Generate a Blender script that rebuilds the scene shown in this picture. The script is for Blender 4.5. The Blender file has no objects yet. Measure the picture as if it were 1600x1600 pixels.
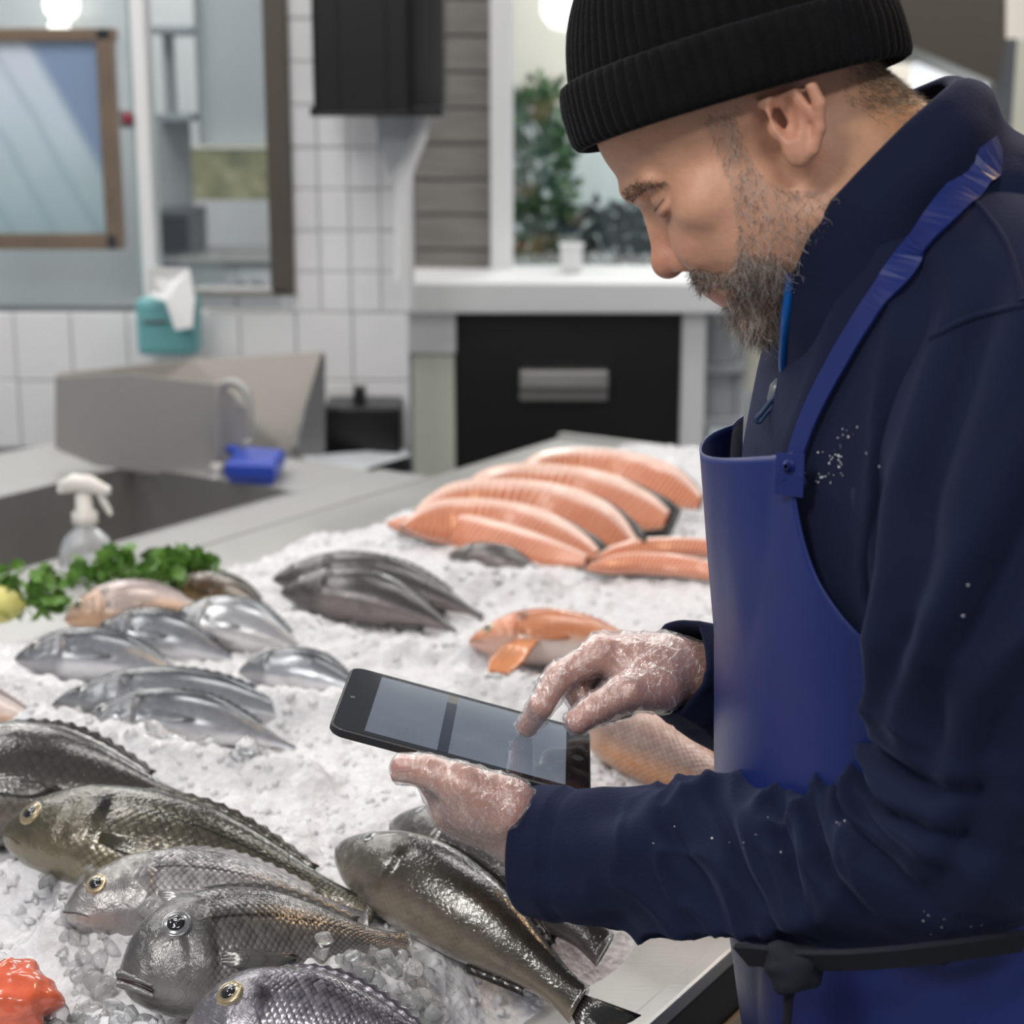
import bpy, bmesh, math, random
import numpy as np
from mathutils import Vector, Matrix
from mathutils.bvhtree import BVHTree

# ------------------------------------------------------------------ camera, light, exposure
FPX = 2700.0
TH = math.atan(650 / 2700)
CAM = np.array([0, 0, 1.63])
FW = np.array([0, math.cos(TH), -math.sin(TH)])
UP = np.array([0, math.sin(TH), math.cos(TH)])
RT = np.array([1.0, 0, 0])
scene = bpy.context.scene
COL = scene.collection
cam_d = bpy.data.cameras.new('camera')
cam = bpy.data.objects.new('camera', cam_d)
COL.objects.link(cam)
cam.location = CAM
cam.rotation_euler = (math.pi / 2 - TH, 0, 0)
cam_d.sensor_width = 36
cam_d.lens = 36 * FPX / 1600
cam_d.clip_start = 0.05
cam_d.dof.use_dof = True
cam_d.dof.focus_distance = 1.33
cam_d.dof.aperture_fstop = 6.0
scene.camera = cam

world = bpy.data.worlds.new('world')
scene.world = world
world.use_nodes = True
bgn = world.node_tree.nodes['Background']
bgn.inputs[0].default_value = (0.80, 0.86, 1.0, 1)
bgn.inputs[1].default_value = 0.29

def area(name, loc, size, power, color=(1, 0.97, 0.93), rot=(0, 0, 0)):
    l = bpy.data.lights.new(name, 'AREA')
    l.shape = 'RECTANGLE'
    l.size, l.size_y = size
    l.energy = power
    l.color = color
    o = bpy.data.objects.new(name, l)
    o.location = loc
    o.rotation_euler = rot
    COL.objects.link(o)
    return o

# hall ceiling panels, plus unseen camera-side, courtyard and kitchen lamps added to brighten
for k, (x, y, p) in enumerate(((-1.3, 1.7, 22), (-1.1, 3.1, 18), (0.5, 2.5, 15), (-1.2, -0.3, 58), (0.5, -0.9, 40), (1.6, 4.2, 34), (-0.5, 4.0, 13), (-2.4, 3.7, 34), (0.9, 6.6, 70), (-1.5, 5.2, 40))):
    area('ceiling_and_fill_light', (x, y, 2.95), (1.2, 0.3), p, rot=(0, 0, math.radians(33)))
# warm spot track behind the man
area('warm_track_light', (1.3, 2.1, 2.5), (0.25, 0.25), 9, (1.0, 0.66, 0.36), (math.radians(-30), math.radians(38), 0))

vs = scene.view_settings
vs.view_transform = 'Standard'
vs.look = 'None'
vs.gamma = 1
vs.use_curve_mapping = False
vs.exposure = -0.36

cy = scene.cycles
cy.max_bounces = 7
cy.diffuse_bounces = 3
cy.glossy_bounces = 3
cy.transmission_bounces = 6
cy.transparent_max_bounces = 8

# ------------------------------------------------------------------ helpers
rng = np.random.default_rng(7)
random.seed(7)

def ray(x, y):
    return FW + (x - 800) / FPX * RT - (y - 800) / FPX * UP
def PD(x, y, d):
    return CAM + d * ray(x, y)
def PZ(x, y, z):
    r = ray(x, y)
    return CAM + r * ((z - CAM[2]) / r[2])
def PY(x, y, Y):
    r = ray(x, y)
    return CAM + r * (Y / r[1])
def nrm(v):
    v = np.asarray(v, float)
    return v / (np.linalg.norm(v) + 1e-12)
def sstep(a, b, x):
    t = np.clip((x - a) / (b - a), 0, 1)
    return t * t * (3 - 2 * t)

def link(name, me, mat=None, parent=None, smooth=True):
    o = bpy.data.objects.new(name, me)
    COL.objects.link(o)
    if mat is not None and not me.materials:
        me.materials.append(mat)
    if parent is not None:
        o.parent = parent
    if smooth:
        me.shade_smooth()
    return o
def mesh(name, v, f):
    me = bpy.data.meshes.new(name)
    v = np.asarray(v, float)
    if isinstance(f, np.ndarray) and f.ndim == 2:
        n, k = f.shape
        me.vertices.add(len(v))
        me.vertices.foreach_set('co', v.ravel())
        me.loops.add(n * k)
        me.loops.foreach_set('vertex_index', f.ravel().astype(np.int32))
        me.polygons.add(n)
        me.polygons.foreach_set('loop_start', np.arange(0, n * k, k, dtype=np.int32))
        me.polygons.foreach_set('loop_total', np.full(n, k, dtype=np.int32))
        me.update(calc_edges=True)
        me.validate()
    else:
        me.from_pydata([tuple(p) for p in v], [], [tuple(int(i) for i in q) for q in f])
        me.update()
    return me
def mobj(name, v, f, mat, parent=None, smooth=True):
    return link(name, mesh(name, v, f), mat, parent, smooth)
def empty(name, loc=(0, 0, 0)):
    o = bpy.data.objects.new(name, None)
    o.location = loc
    o.empty_display_size = 0.05
    COL.objects.link(o)
    return o
def tag(o, label=None, cat=None, group=None, kind=None):
    if label: o['label'] = label
    if cat: o['category'] = cat
    if group: o['group'] = group
    if kind: o['kind'] = kind
    return o
def adopt(root, *parts):
    # parent world-space parts to an Empty that stands at the thing's base
    bpy.context.view_layer.update()
    for p in parts:
        p.parent = root
        p.matrix_parent_inverse = Matrix.Translation(-Vector(root.location))
def grid_faces(nu, nv, cu=False, cv=False):
    a = np.arange(nu * nv).reshape(nu, nv)
    if cu: a = np.vstack([a, a[:1]])
    if cv: a = np.hstack([a, a[:, :1]])
    return np.stack([a[:-1, :-1].ravel(), a[1:, :-1].ravel(), a[1:, 1:].ravel(), a[:-1, 1:].ravel()], 1)
def set_uv(me, uv):
    l = me.uv_layers.new(name='UVMap')
    idx = np.empty(len(me.loops), np.int32)
    me.loops.foreach_get('vertex_index', idx)
    l.data.foreach_set('uv', np.asarray(uv, np.float32)[idx].ravel())
def set_col(me, name, rgb):
    a = me.color_attributes.new(name, 'FLOAT_COLOR', 'POINT')
    c = np.ones((len(me.vertices), 4), np.float32)
    c[:, :3] = rgb
    a.data.foreach_set('color', c.ravel())
def crv(keys, x):
    # smooth (pchip-like) interpolation through (t, value...) rows
    k = np.asarray(keys, float)
    t = k[:, 0]
    out = []
    for c in range(1, k.shape[1]):
        y = k[:, c]
        d = np.diff(y) / np.diff(t)
        m = np.concatenate([[d[0]], np.where(d[:-1] * d[1:] > 0, 2 * d[:-1] * d[1:] / (d[:-1] + d[1:] + 1e-15), 0), [d[-1]]])
        i = np.clip(np.searchsorted(t, x, side='right') - 1, 0, len(t) - 2)
        h = t[i + 1] - t[i]
        u = np.clip((x - t[i]) / h, 0, 1)
        out.append((2*u**3 - 3*u**2 + 1) * y[i] + (u**3 - 2*u**2 + u) * h * m[i] + (-2*u**3 + 3*u**2) * y[i+1] + (u**3 - u**2) * h * m[i+1])
    return out[0] if len(out) == 1 else out
def catmull(pts, n):
    p = np.asarray(pts, float)
    L = np.concatenate([[0], np.cumsum(np.linalg.norm(np.diff(p[:, :3], axis=0), axis=1) + 1e-9)])
    L /= L[-1]
    x = np.linspace(0, 1, n)
    m = np.empty_like(p)
    m[1:-1] = (p[2:] - p[:-2]) / (L[2:] - L[:-2])[:, None]
    m[0] = (p[1] - p[0]) / (L[1] - L[0]); m[-1] = (p[-1] - p[-2]) / (L[-1] - L[-2])
    i = np.clip(np.searchsorted(L, x, side='right') - 1, 0, len(L) - 2)
    h = (L[i + 1] - L[i])[:, None]
    u = ((x - L[i])[:, None]) / h
    return (2*u**3 - 3*u**2 + 1) * p[i] + (u**3 - 2*u**2 + u) * h * m[i] + (-2*u**3 + 3*u**2) * p[i+1] + (u**3 - u**2) * h * m[i+1]
def frames(path, ref):
    T = np.gradient(path, axis=0)
    T /= np.linalg.norm(T, axis=1)[:, None]
    A = np.empty_like(T)
    a = np.asarray(ref, float)
    for i, t in enumerate(T):
        a = a - t * (a @ t)
        a /= np.linalg.norm(a)
        A[i] = a
    return T, A, np.cross(T, A)
def tube(path, rad, n=10, ref=(0, 0.1, 1), caps=True):
    path = np.asarray(path, float)
    rad = np.broadcast_to(np.asarray(rad, float), (len(path),))
    T, A, B = frames(path, ref)
    ph = np.linspace(0, 2 * np.pi, n, endpoint=False)
    v = path[:, None] + rad[:, None, None] * (A[:, None] * np.cos(ph)[None, :, None] + B[:, None] * np.sin(ph)[None, :, None])
    v = v.reshape(-1, 3)
    f = [tuple(q) for q in grid_faces(len(path), n, cv=True)[:, ::-1]]
    if caps:
        f.append(tuple(range(n)))
        f.append(tuple(range(len(v) - n, len(v)))[::-1])
    return v, f
def join(*vf):
    V, F, o = [], [], 0
    for v, f in vf:
        V.append(np.asarray(v)); F += [tuple(int(i) + o for i in q) for q in f]; o += len(v)
    return np.vstack(V), F
def boxvf(x, y, z):
    v = [(a, b, c) for a in x for b in y for c in z]
    f = [(0, 1, 3, 2), (4, 6, 7, 5), (0, 4, 5, 1), (2, 3, 7, 6), (0, 2, 6, 4), (1, 5, 7, 3)]
    return v, f
def box(name, x, y, z, mat, parent=None, bevel=0.0, seg=2, rotz=0.0, piv=None):
    bm = bmesh.new()
    v, f = boxvf(x, y, z)
    vs_ = [bm.verts.new(p) for p in v]
    for q in f: bm.faces.new([vs_[i] for i in q])
    bmesh.ops.recalc_face_normals(bm, faces=bm.faces)
    if bevel: bmesh.ops.bevel(bm, geom=list(bm.edges), offset=bevel, segments=seg, affect='EDGES', profile=0.6)
    if rotz:
        piv = piv or ((x[0]+x[1])/2, (y[0]+y[1])/2, 0)
        bmesh.ops.rotate(bm, verts=bm.verts, cent=piv, matrix=Matrix.Rotation(rotz, 3, 'Z'))
    me = bpy.data.meshes.new(name)
    bm.to_mesh(me); bm.free()
    return link(name, me, mat, parent, smooth=False)

def hash2(i, j, s=0):
    n = (i.astype(np.int64) * 374761393 + j.astype(np.int64) * 668265263 + s * 974634777) & 0x7fffffff
    n = ((n ^ (n >> 13)) * 1274126177) & 0x7fffffff
    return ((n ^ (n >> 16)) & 0xffff) / 65535.0
def vnoise(x, y, s=0):
    i, j = np.floor(x), np.floor(y)
    u, v = x - i, y - j
    u, v = u*u*(3-2*u), v*v*(3-2*v)
    return ((hash2(i, j, s)*(1-u) + hash2(i+1, j, s)*u)*(1-v) + (hash2(i, j+1, s)*(1-u) + hash2(i+1, j+1, s)*u)*v) * 2 - 1
def worley(x, y, s=0):
    i, j = np.floor(x), np.floor(y)
    d1 = np.full(np.shape(x), 9.0); d2 = d1.copy(); hid = np.zeros(np.shape(x))
    for a in (-1, 0, 1):
        for b in (-1, 0, 1):
            px, py = i + a + hash2(i+a, j+b, s), j + b + hash2(i+a, j+b, s+1)
            d = np.hypot(x - px, y - py)
            h = hash2(i+a, j+b, s+2)
            near = d < d1
            d2 = np.where(near, d1, np.minimum(d2, d))
            hid = np.where(near, h, hid)
            d1 = np.where(near, d, d1)
    return d1, d2, hid

class NT:
    def __init__(self, name):
        self.m = bpy.data.materials.new(name)
        self.m.use_nodes = True
        self.t = self.m.node_tree
        self.p = self.t.nodes['Principled BSDF']
        self.out = self.t.nodes['Material Output']
    def n(self, typ, ins=None, **kw):
        nd = self.t.nodes.new(typ)
        for k, v in kw.items(): setattr(nd, k, v)
        for k, v in (ins or {}).items(): self.set(nd.inputs[k], v)
        return nd
    def set(self, sock, v):
        if isinstance(v, bpy.types.NodeSocket): self.t.links.new(v, sock)
        elif hasattr(sock.default_value, '__len__') and len(sock.default_value) == 4 and len(v) == 3: sock.default_value = (*v, 1)
        else: sock.default_value = v
    def P(self, **kw):
        names = dict(color='Base Color', rough='Roughness', metal='Metallic', spec='Specular IOR Level', coat='Coat Weight', coatr='Coat Roughness',
                     normal='Normal', trans='Transmission Weight', ior='IOR', sss='Subsurface Weight', sssr='Subsurface Radius', ssss='Subsurface Scale',
                     sheen='Sheen Weight', sheenr='Sheen Roughness', sheent='Sheen Tint', emit='Emission Color', emits='Emission Strength', alpha='Alpha', coatn='Coat Normal')
        for k, v in kw.items(): self.set(self.p.inputs[names[k]], v)
        return self
    def obj(self): return self.n('ShaderNodeTexCoord').outputs['Object']
    def uv(self): return self.n('ShaderNodeTexCoord').outputs['UV']
    def noise(self, scale, detail=3, vec=None, rough=0.5, dist=0.0):
        i = {'Scale': scale, 'Detail': detail, 'Roughness': rough, 'Distortion': dist}
        if vec is not None: i['Vector'] = vec
        return self.n('ShaderNodeTexNoise', i).outputs['Fac']
    def ramp(self, fac, stops, interp='LINEAR'):
        r = self.n('ShaderNodeValToRGB', {'Fac': fac})
        r.color_ramp.interpolation = interp
        e = r.color_ramp.elements
        while len(e) < len(stops): e.new(0.5)
        for k, (p, c) in enumerate(stops):
            e[k].position = p
            e[k].color = (*c, 1) if len(c) == 3 else c
        return r.outputs['Color']
    def math(self, op, a, b=0.0, c=0.0, clamp=False):
        m = self.n('ShaderNodeMath', {0: a, 1: b, 2: c}, operation=op)
        m.use_clamp = clamp
        return m.outputs[0]
    def mix(self, fac, a, b, mode='MIX'):
        m = self.n('ShaderNodeMix', data_type='RGBA', blend_type=mode)
        self.set(m.inputs[0], fac); self.set(m.inputs[6], a); self.set(m.inputs[7], b)
        return m.outputs[2]
    def bump(self, h, dist=0.001, strength=1.0, normal=None):
        i = {'Height': h, 'Distance': dist, 'Strength': strength}
        if normal is not None: i['Normal'] = normal
        return self.n('ShaderNodeBump', i).outputs['Normal']
    def sepuv(self, vec):
        return self.n('ShaderNodeSeparateXYZ', {0: vec}).outputs
    def map(self, vec, scale=(1, 1, 1), loc=(0, 0, 0), rot=(0, 0, 0)):
        return self.n('ShaderNodeMapping', {'Vector': vec, 'Scale': scale, 'Location': loc, 'Rotation': rot}).outputs[0]
    def attr(self, name):
        return self.n('ShaderNodeAttribute', attribute_name=name).outputs['Color']
def simple(name, color, rough=0.5, metal=0.0, var=0.0, scale=20, bump=0.0, **kw):
    n = NT(name)
    n.P(color=color, rough=rough, metal=metal, **kw)
    if var:
        f = n.noise(scale, 4, n.obj())
        n.P(color=n.mix(f, tuple(c * (1 - var) for c in color), tuple(min(1, c * (1 + var)) for c in color)))
    if bump: n.P(normal=n.bump(n.noise(scale * 6, 3, n.obj()), bump))
    return n.m
def emis(name, color, s):
    n = NT(name)
    n.P(color=color, emit=color, emits=s)
    return n.m
def glassy(name, tint=(1, 1, 1), refl=0.12, rough=0.03):
    n = NT(name)
    tr = n.n('ShaderNodeBsdfTransparent', {'Color': tint})
    gl = n.n('ShaderNodeBsdfGlossy', {'Color': (1, 1, 1), 'Roughness': rough})
    mx = n.n('ShaderNodeMixShader', {0: refl, 1: tr.outputs[0], 2: gl.outputs[0]})
    n.t.links.new(mx.outputs[0], n.out.inputs[0])
    return n.m
M = {}
def brushed(name, c, rough):
    n = NT(name)
    o = n.obj()
    f = n.noise(40, 4, n.map(o, (1, 12, 12)))
    g = n.noise(5, 3, o)
    n.P(color=n.mix(f, tuple(x * 0.85 for x in c), c), metal=0.9, rough=n.math('MULTIPLY_ADD', g, 0.25, rough - 0.1), normal=n.bump(f, 0.0004))
    return n.m
M['steel'] = brushed('brushed_steel', (0.52, 0.51, 0.49), 0.45)
M['steel_dark'] = brushed('dull_steel', (0.40, 0.39, 0.38), 0.5)
M['tile'] = simple('white_glazed_tile', (0.80, 0.80, 0.81), 0.18, var=0.04, scale=4)
M['grout'] = simple('grout', (0.64, 0.64, 0.64), 0.8)
M['white'] = simple('white_paint', (0.78, 0.78, 0.78), 0.45, var=0.03, scale=6)
M['cream'] = simple('cream_paint', (0.74, 0.72, 0.60), 0.5, var=0.04, scale=6)
M['black'] = simple('black_plastic', (0.004, 0.004, 0.005), 0.35, var=0.2, scale=10)
M['blackm'] = simple('black_laminate', (0.005, 0.005, 0.006), 0.5, var=0.2, scale=3)
M['grey'] = simple('grey_panel', (0.36, 0.38, 0.40), 0.5, var=0.08, scale=5)
M['lgrey'] = simple('light_grey_panel', (0.52, 0.54, 0.56), 0.45, var=0.06, scale=5)
M['dgrey'] = simple('dark_grey', (0.10, 0.11, 0.12), 0.5, var=0.1)
M['bronze'] = simple('dark_bronze', (0.10, 0.085, 0.07), 0.4, 0.3, var=0.1)
M['wood'] = simple('brown_wood', (0.22, 0.12, 0.055), 0.5, var=0.3, scale=12)
M['glass'] = glassy('window_glass', (0.93, 0.96, 0.97), 0.10)
M['floor'] = simple('floor_concrete', (0.25, 0.25, 0.25), 0.5, var=0.15, scale=3)

# ------------------------------------------------------------------ room shell and background
def rect(x0, y0, x1, y1, Y):
    xm, ym = (x0 + x1) / 2, (y0 + y1) / 2
    return (PY(x0, ym, Y)[0], PY(x1, ym, Y)[0]), (PY(xm, y1, Y)[2], PY(xm, y0, Y)[2])
def pbox(name, x0, y0, x1, y1, Y, depth, mat, parent=None, bevel=0.004):
    X, Z = rect(x0, y0, x1, y1, Y)
    return box(name, X, (Y, Y + depth), Z, mat, parent, bevel)
tag(box('floor', (-4, 4), (-1.5, 9), (-0.05, 0), M['floor']), kind='structure')
tag(box('wall_far', (-4, 4), (8.6, 8.7), (0, 3.1), M['cream']), kind='structure')

# tiled wall with a service window
YW = 4.3
wall = tag(pbox('wall_back', -260, 488, 640, 1250, YW + 0.012, 0.08, M['grout'], bevel=0), kind='structure')
wall2 = tag(pbox('wall_pier', 447, -300, 640, 489, YW + 0.012, 0.08, M['grout'], bevel=0), kind='structure')
def tiles(parent, X, Z, w, h):
    me = None
    nx, nz = int(round((X[1] - X[0]) / w)), int(round((Z[1] - Z[0]) / h))
    w, h = (X[1] - X[0]) / nx, (Z[1] - Z[0]) / nz
    for i in range(nx):
        for j in range(nz):
            if me is None:
                t = box('tile', (0.0015, w - 0.0015), (0, 0.014), (0.0015, h - 0.0015), M['tile'], parent, 0.002, 1)
                me = t.data
            else:
                t = bpy.data.objects.new('tile', me); COL.objects.link(t); t.parent = parent
            t.location = (X[0] + i * w, YW + rng.uniform(-0.0008, 0.0008), Z[0] + j * h)
X, Z = rect(-60, 488, 640, 700, YW)
tiles(wall, X, Z, 0.135, 0.155)
X, Z = rect(447, -40, 640, 488, YW)
tiles(wall2, X, Z, 0.078, 0.098)
tag(pbox('trim_1', 206, -300, 228, 489, YW, 0.09, M['white']), kind='structure')
# service window with steel frame
win = tag(empty('window_1'), kind='structure')
for a in ((411, -300, 449, 462), (300, 452, 449, 464)):
    pbox('window_frame', *a, YW - 0.02, 0.09, M['bronze'] if a[0] > 400 else M['steel_dark'], win)
pbox('pane', 226, -300, 412, 455, YW + 0.03, 0.005, M['glass'], win, 0)
# what stands in the room behind the service window
def thing1(name, label, cat, parts, group=None):
    # parts: list of objects already built in world space; the root stands at the base of their bounds
    pts = np.array([list(o.matrix_world @ Vector(c)) for o in parts for c in o.bound_box])
    lo, hi = pts.min(0), pts.max(0)
    r = empty(name, ((lo[0]+hi[0])/2, (lo[1]+hi[1])/2, lo[2]))
    adopt(r, *parts)
    return tag(r, label, cat, group)
tag(pbox('wall_kitchen', 100, -300, 480, 1000, 6.2, 0.1, M['white'], bevel=0), kind='structure')
a = pbox('door_panel', 302, -280, 418, 226, 5.5, 0.35, M['lgrey'])
b = pbox('side_panel', 300, -280, 303, 226, 5.48, 0.37, M['grey'])
thing1('wall_cabinet', 'tall pale blue-grey wall cabinet behind the service window', 'cabinet', [a, b])
n = NT('olive_print'); f_ = n.noise(9, 3, n.obj())
n.P(color=n.ramp(f_, [(0.35, (0.20, 0.21, 0.10)), (0.55, (0.42, 0.40, 0.19)), (0.7, (0.62, 0.58, 0.36))]), rough=0.5)
M['olive'] = n.m
a = pbox('carton', 300, 232, 420, 312, 5.45, 0.3, M['olive']); b = pbox('lid_band', 299, 228, 421, 234, 5.44, 0.31, M['cream'])
thing1('storage_carton', 'olive and yellow carton on the shelf behind the service window', 'box', [a, b])
a = pbox('casing', 234, 330, 298, 402, 5.45, 0.3, M['dgrey']); b = pbox('front_plate', 240, 338, 292, 394, 5.44, 0.02, M['blackm'])
thing1('scale_unit', 'dark grey square appliance on the counter behind the service window', 'appliance', [a, b])
parts = [pbox('worktop', 225, 404, 440, 412, 5.35, 0.5, M['steel'])] + [pbox('front', 230 + k*70, 412, 298 + k*70, 520, 5.37, 0.45, M['lgrey']) for k in range(3)]
thing1('kitchen_counter', 'pale steel counter behind the service window', 'counter', parts)
parts = [pbox('shelf_board', 228, y, 300, y + 12, 5.5, 0.3, M['grey']) for y in (40, 178)] + [pbox('upright', 255, 40, 270, 190, 5.6, 0.05, M['grey']), pbox('back_board', 228, 190, 298, 326, 5.7, 0.03, M['lgrey'])]
thing1('wall_shelf', 'grey two-board wall shelf seen through the service window', 'shelf', parts)
for k, x in enumerate((372, 400)):
    c = PY(x, 446, YW + 0.2)
    prof = [(0, 0), (0.022, 0), (0.024, 0.012), (0.018, 0.03), (0.008, 0.04), (0, 0.042)]
    ph = np.linspace(0, 2*np.pi, 14, endpoint=False)
    v = np.array([[c[0] + r*math.cos(p), c[1] + r*math.sin(p), c[2] - 0.02 + h] for r, h in prof for p in ph])
    tag(mobj('jar_lid', v, grid_faces(len(prof), 14, cv=True), M['dgrey']), ['small dark lidded jar on the service window sill, left one', 'small dark lidded jar on the service window sill, right one'][k], 'jar')
# glazed booth at far left with framed glass picture
tag(pbox('wall_booth', -300, -300, 230, 490, 5.1, 0.08, simple('booth_paint', (0.66, 0.68, 0.68), 0.5, var=0.05, scale=4), bevel=0), kind='structure')
n = NT('painted_reflection')  # pale blue reflections of the framed glass are painted into this colour
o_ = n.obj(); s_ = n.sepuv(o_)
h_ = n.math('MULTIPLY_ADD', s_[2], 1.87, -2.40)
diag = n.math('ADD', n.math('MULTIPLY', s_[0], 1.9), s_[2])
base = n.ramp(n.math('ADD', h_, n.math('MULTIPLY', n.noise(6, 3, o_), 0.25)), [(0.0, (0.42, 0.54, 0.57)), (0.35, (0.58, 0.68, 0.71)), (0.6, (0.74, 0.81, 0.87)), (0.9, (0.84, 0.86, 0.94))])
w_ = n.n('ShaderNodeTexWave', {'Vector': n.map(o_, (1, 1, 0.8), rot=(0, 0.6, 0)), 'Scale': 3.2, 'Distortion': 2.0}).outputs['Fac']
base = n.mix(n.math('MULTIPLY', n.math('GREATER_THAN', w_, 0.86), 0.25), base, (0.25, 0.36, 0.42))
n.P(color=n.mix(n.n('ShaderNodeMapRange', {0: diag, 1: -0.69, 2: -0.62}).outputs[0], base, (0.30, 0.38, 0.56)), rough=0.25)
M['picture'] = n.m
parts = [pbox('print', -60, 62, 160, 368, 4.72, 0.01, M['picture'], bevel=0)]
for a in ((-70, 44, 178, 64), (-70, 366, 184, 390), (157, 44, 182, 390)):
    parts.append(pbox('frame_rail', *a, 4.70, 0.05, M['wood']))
thing1('framed_picture', 'wooden framed picture with painted pale blue reflections on the booth wall', 'picture', parts)
M['rail'] = simple('rail_grey', (0.22, 0.24, 0.25), 0.35, 0.5)
bo = [pbox('pane', -200, -280, 206, 480, YW + 0.03, 0.006, M['glass'], bevel=0), pbox('bottom_rail', -200, 476, 214, 490, YW + 0.01, 0.05, M['rail']),
      pbox('edge_post', 200, -280, 211, 480, YW + 0.01, 0.05, simple('glass_edge', (0.30, 0.38, 0.38), 0.3))]
thing1('glass_screen', 'frameless glass booth screen with grey bottom rail', 'screen', bo)
M['red'] = simple('red_plastic', (0.25, 0.03, 0.05), 0.4)
a = pbox('knob', 190, 176, 206, 194, YW - 0.005, 0.03, M['red'], bevel=0.006)
b = pbox('plate', 186, 170, 210, 200, YW + 0.012, 0.01, M['rail'])
thing1('door_catch', 'small dark red catch on the edge of the glass screen', 'latch', [a, b])
for k, x in enumerate(()):
    c = PY(x, 384, 4.6)
    v, f = tube([c + np.array([0, 0, z]) for z in (-0.02, -0.012, 0.0, 0.006, 0.014, 0.018)], [0.012, 0.014, 0.013, 0.006, 0.009, 0.004], 12, (1, 0, 0))
    tag(mobj('small_bottle', v, f, M['white']), ['tiny white bottle under the framed picture, nearest the left edge', 'tiny white bottle under the framed picture, second from the left edge'][k], 'bottle')
# far bright ceiling lamps seen above the booth and over the window
for k, (x, y, r) in enumerate(((96, 6, 0.05), (92, 42, 0.03), (884, 8, 0.10), (912, 40, 0.04))):
    c = PY(x, y, 5.0 if k < 2 else 7.2)
    prof = [(0, -1), (0.6, -0.85), (0.95, -0.4), (1, 0.1), (0.7, 0.5), (0.25, 0.62), (0.2, 1.2), (0, 1.2)]
    ph = np.linspace(0, 2*np.pi, 16, endpoint=False)
    v = np.array([[c[0] + r*q*math.cos(p), c[1] + r*q*math.sin(p), c[2] + r*h] for q, h in prof for p in ph])
    tag(mobj('globe_lamp', v, grid_faces(len(prof), 16, cv=True), emis('lamp_glow', (1.0, 0.95, 0.85), 2.6)),
        ['glowing globe lamp at the top edge above the framed picture', 'smaller glowing globe lamp just above the framed picture', 'large glowing globe lamp beside the black cap', 'small glowing globe lamp beside the black cap'][k], 'lamp')

# black wall unit with glossy side box and white bracket
a = pbox('casing', 484, -240, 640, 178, 3.95, 0.28, M['black'], bevel=0.012)
b = pbox('front_groove', 522, -240, 526, 172, 3.945, 0.02, M['blackm']); c = pbox('front_groove', 596, -240, 602, 172, 3.945, 0.02, M['blackm'])
d = pbox('glossy_side', 636, -240, 694, 172, 4.02, 0.22, simple('smoked_glass', (0.05, 0.048, 0.045), 0.08), bevel=0.01)
e = pbox('bottom_lip', 484, 166, 692, 182, 3.97, 0.25, M['blackm'])
thing1('wall_dispenser', 'large black wall unit with a smoked glossy side above the tiles', 'appliance', [a, b, c, d, e])
br = np.array([PY(x, y, 4.12) for x, y in ((662, 182), (655, 215), (636, 262), (628, 300), (626, 440))])
v, f = tube(br, 0.018, 4, (0, 1, 0))
a = mobj('bracket_arm', v, f, M['white'], smooth=False)
g0 = [PY(x, y, 4.16) for x, y in ((585, 182), (655, 182), (630, 250), (606, 276))]
vv = np.array(g0 + [p + np.array([0, 0.02, 0]) for p in g0])
b = mobj('gusset', vv, [(0, 1, 2, 3), (7, 6, 5, 4), (0, 4, 5, 1), (1, 5, 6, 2), (2, 6, 7, 3), (3, 7, 4, 0)], M['lgrey'], smooth=False)
thing1('wall_bracket', 'white bent bracket with grey gusset under the black wall unit', 'bracket', [a, b])
# grey plank wall, plank by plank
pw = tag(pbox('wall_planked', 640, -300, 768, 445, 5.05, 0.06, M['dgrey'], bevel=0), kind='structure')
n = NT('grey_plank'); f_ = n.noise(7, 5, n.map(n.obj(), (1, 1, 7)))
n.P(color=n.mix(f_, (0.13, 0.12, 0.105), (0.30, 0.285, 0.26)), rough=0.6)
M['plank'] = n.m
X, Z = rect(646, -60, 768, 444, 5.03)
npk = 9
for j in range(npk):
    h = (Z[1] - Z[0]) / npk
    box('plank', X, (5.03, 5.05), (Z[0] + j*h + 0.003, Z[0] + (j+1)*h - 0.003), M['plank'], pw, 0.003, 1)
# window on the right: white frame, glass, greenery behind
win = tag(empty('window_2'), kind='structure')
pbox('window_frame', 766, -300, 802, 446, 5.0, 0.1, M['white'], win)
pbox('window_frame', 1230, -300, 1262, 446, 5.0, 0.1, M['white'], win)
pbox('pane', 800, -300, 1232, 442, 5.04, 0.006, M['glass'], win, 0)
M['leaf'] = simple('leaf_green', (0.10, 0.20, 0.08), 0.5, var=0.4, scale=8)
M['leafd'] = simple('leaf_grey_green', (0.055, 0.075, 0.065), 0.5, var=0.4, scale=8)
M['bark'] = simple('bark', (0.12, 0.08, 0.05), 0.8, var=0.3)
def leafy(c, rad, nleaf, size, seed):
    r = np.random.default_rng(seed)
    V, F = [], []
    for i in range(nleaf):
        d = nrm(r.normal(size=3)) * r.uniform(0.35, 1) ** 0.5
        p = c + d * rad
        a = nrm(r.normal(size=3) + d); b = nrm(np.cross(a, r.normal(size=3))); nn = np.cross(a, b)
        s = size * r.uniform(0.6, 1.3)
        k = len(V)
        V += [p, p + a*s*0.5 + b*s*0.35 + nn*s*0.08, p + a*s*1.2, p + a*s*0.5 - b*s*0.35 + nn*s*0.08, p + a*s*0.5 - nn*s*0.06]
        F += [(k, k+1, k+4), (k+1, k+2, k+4), (k+2, k+3, k+4), (k+3, k, k+4)]
    return np.array(V), F
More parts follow.
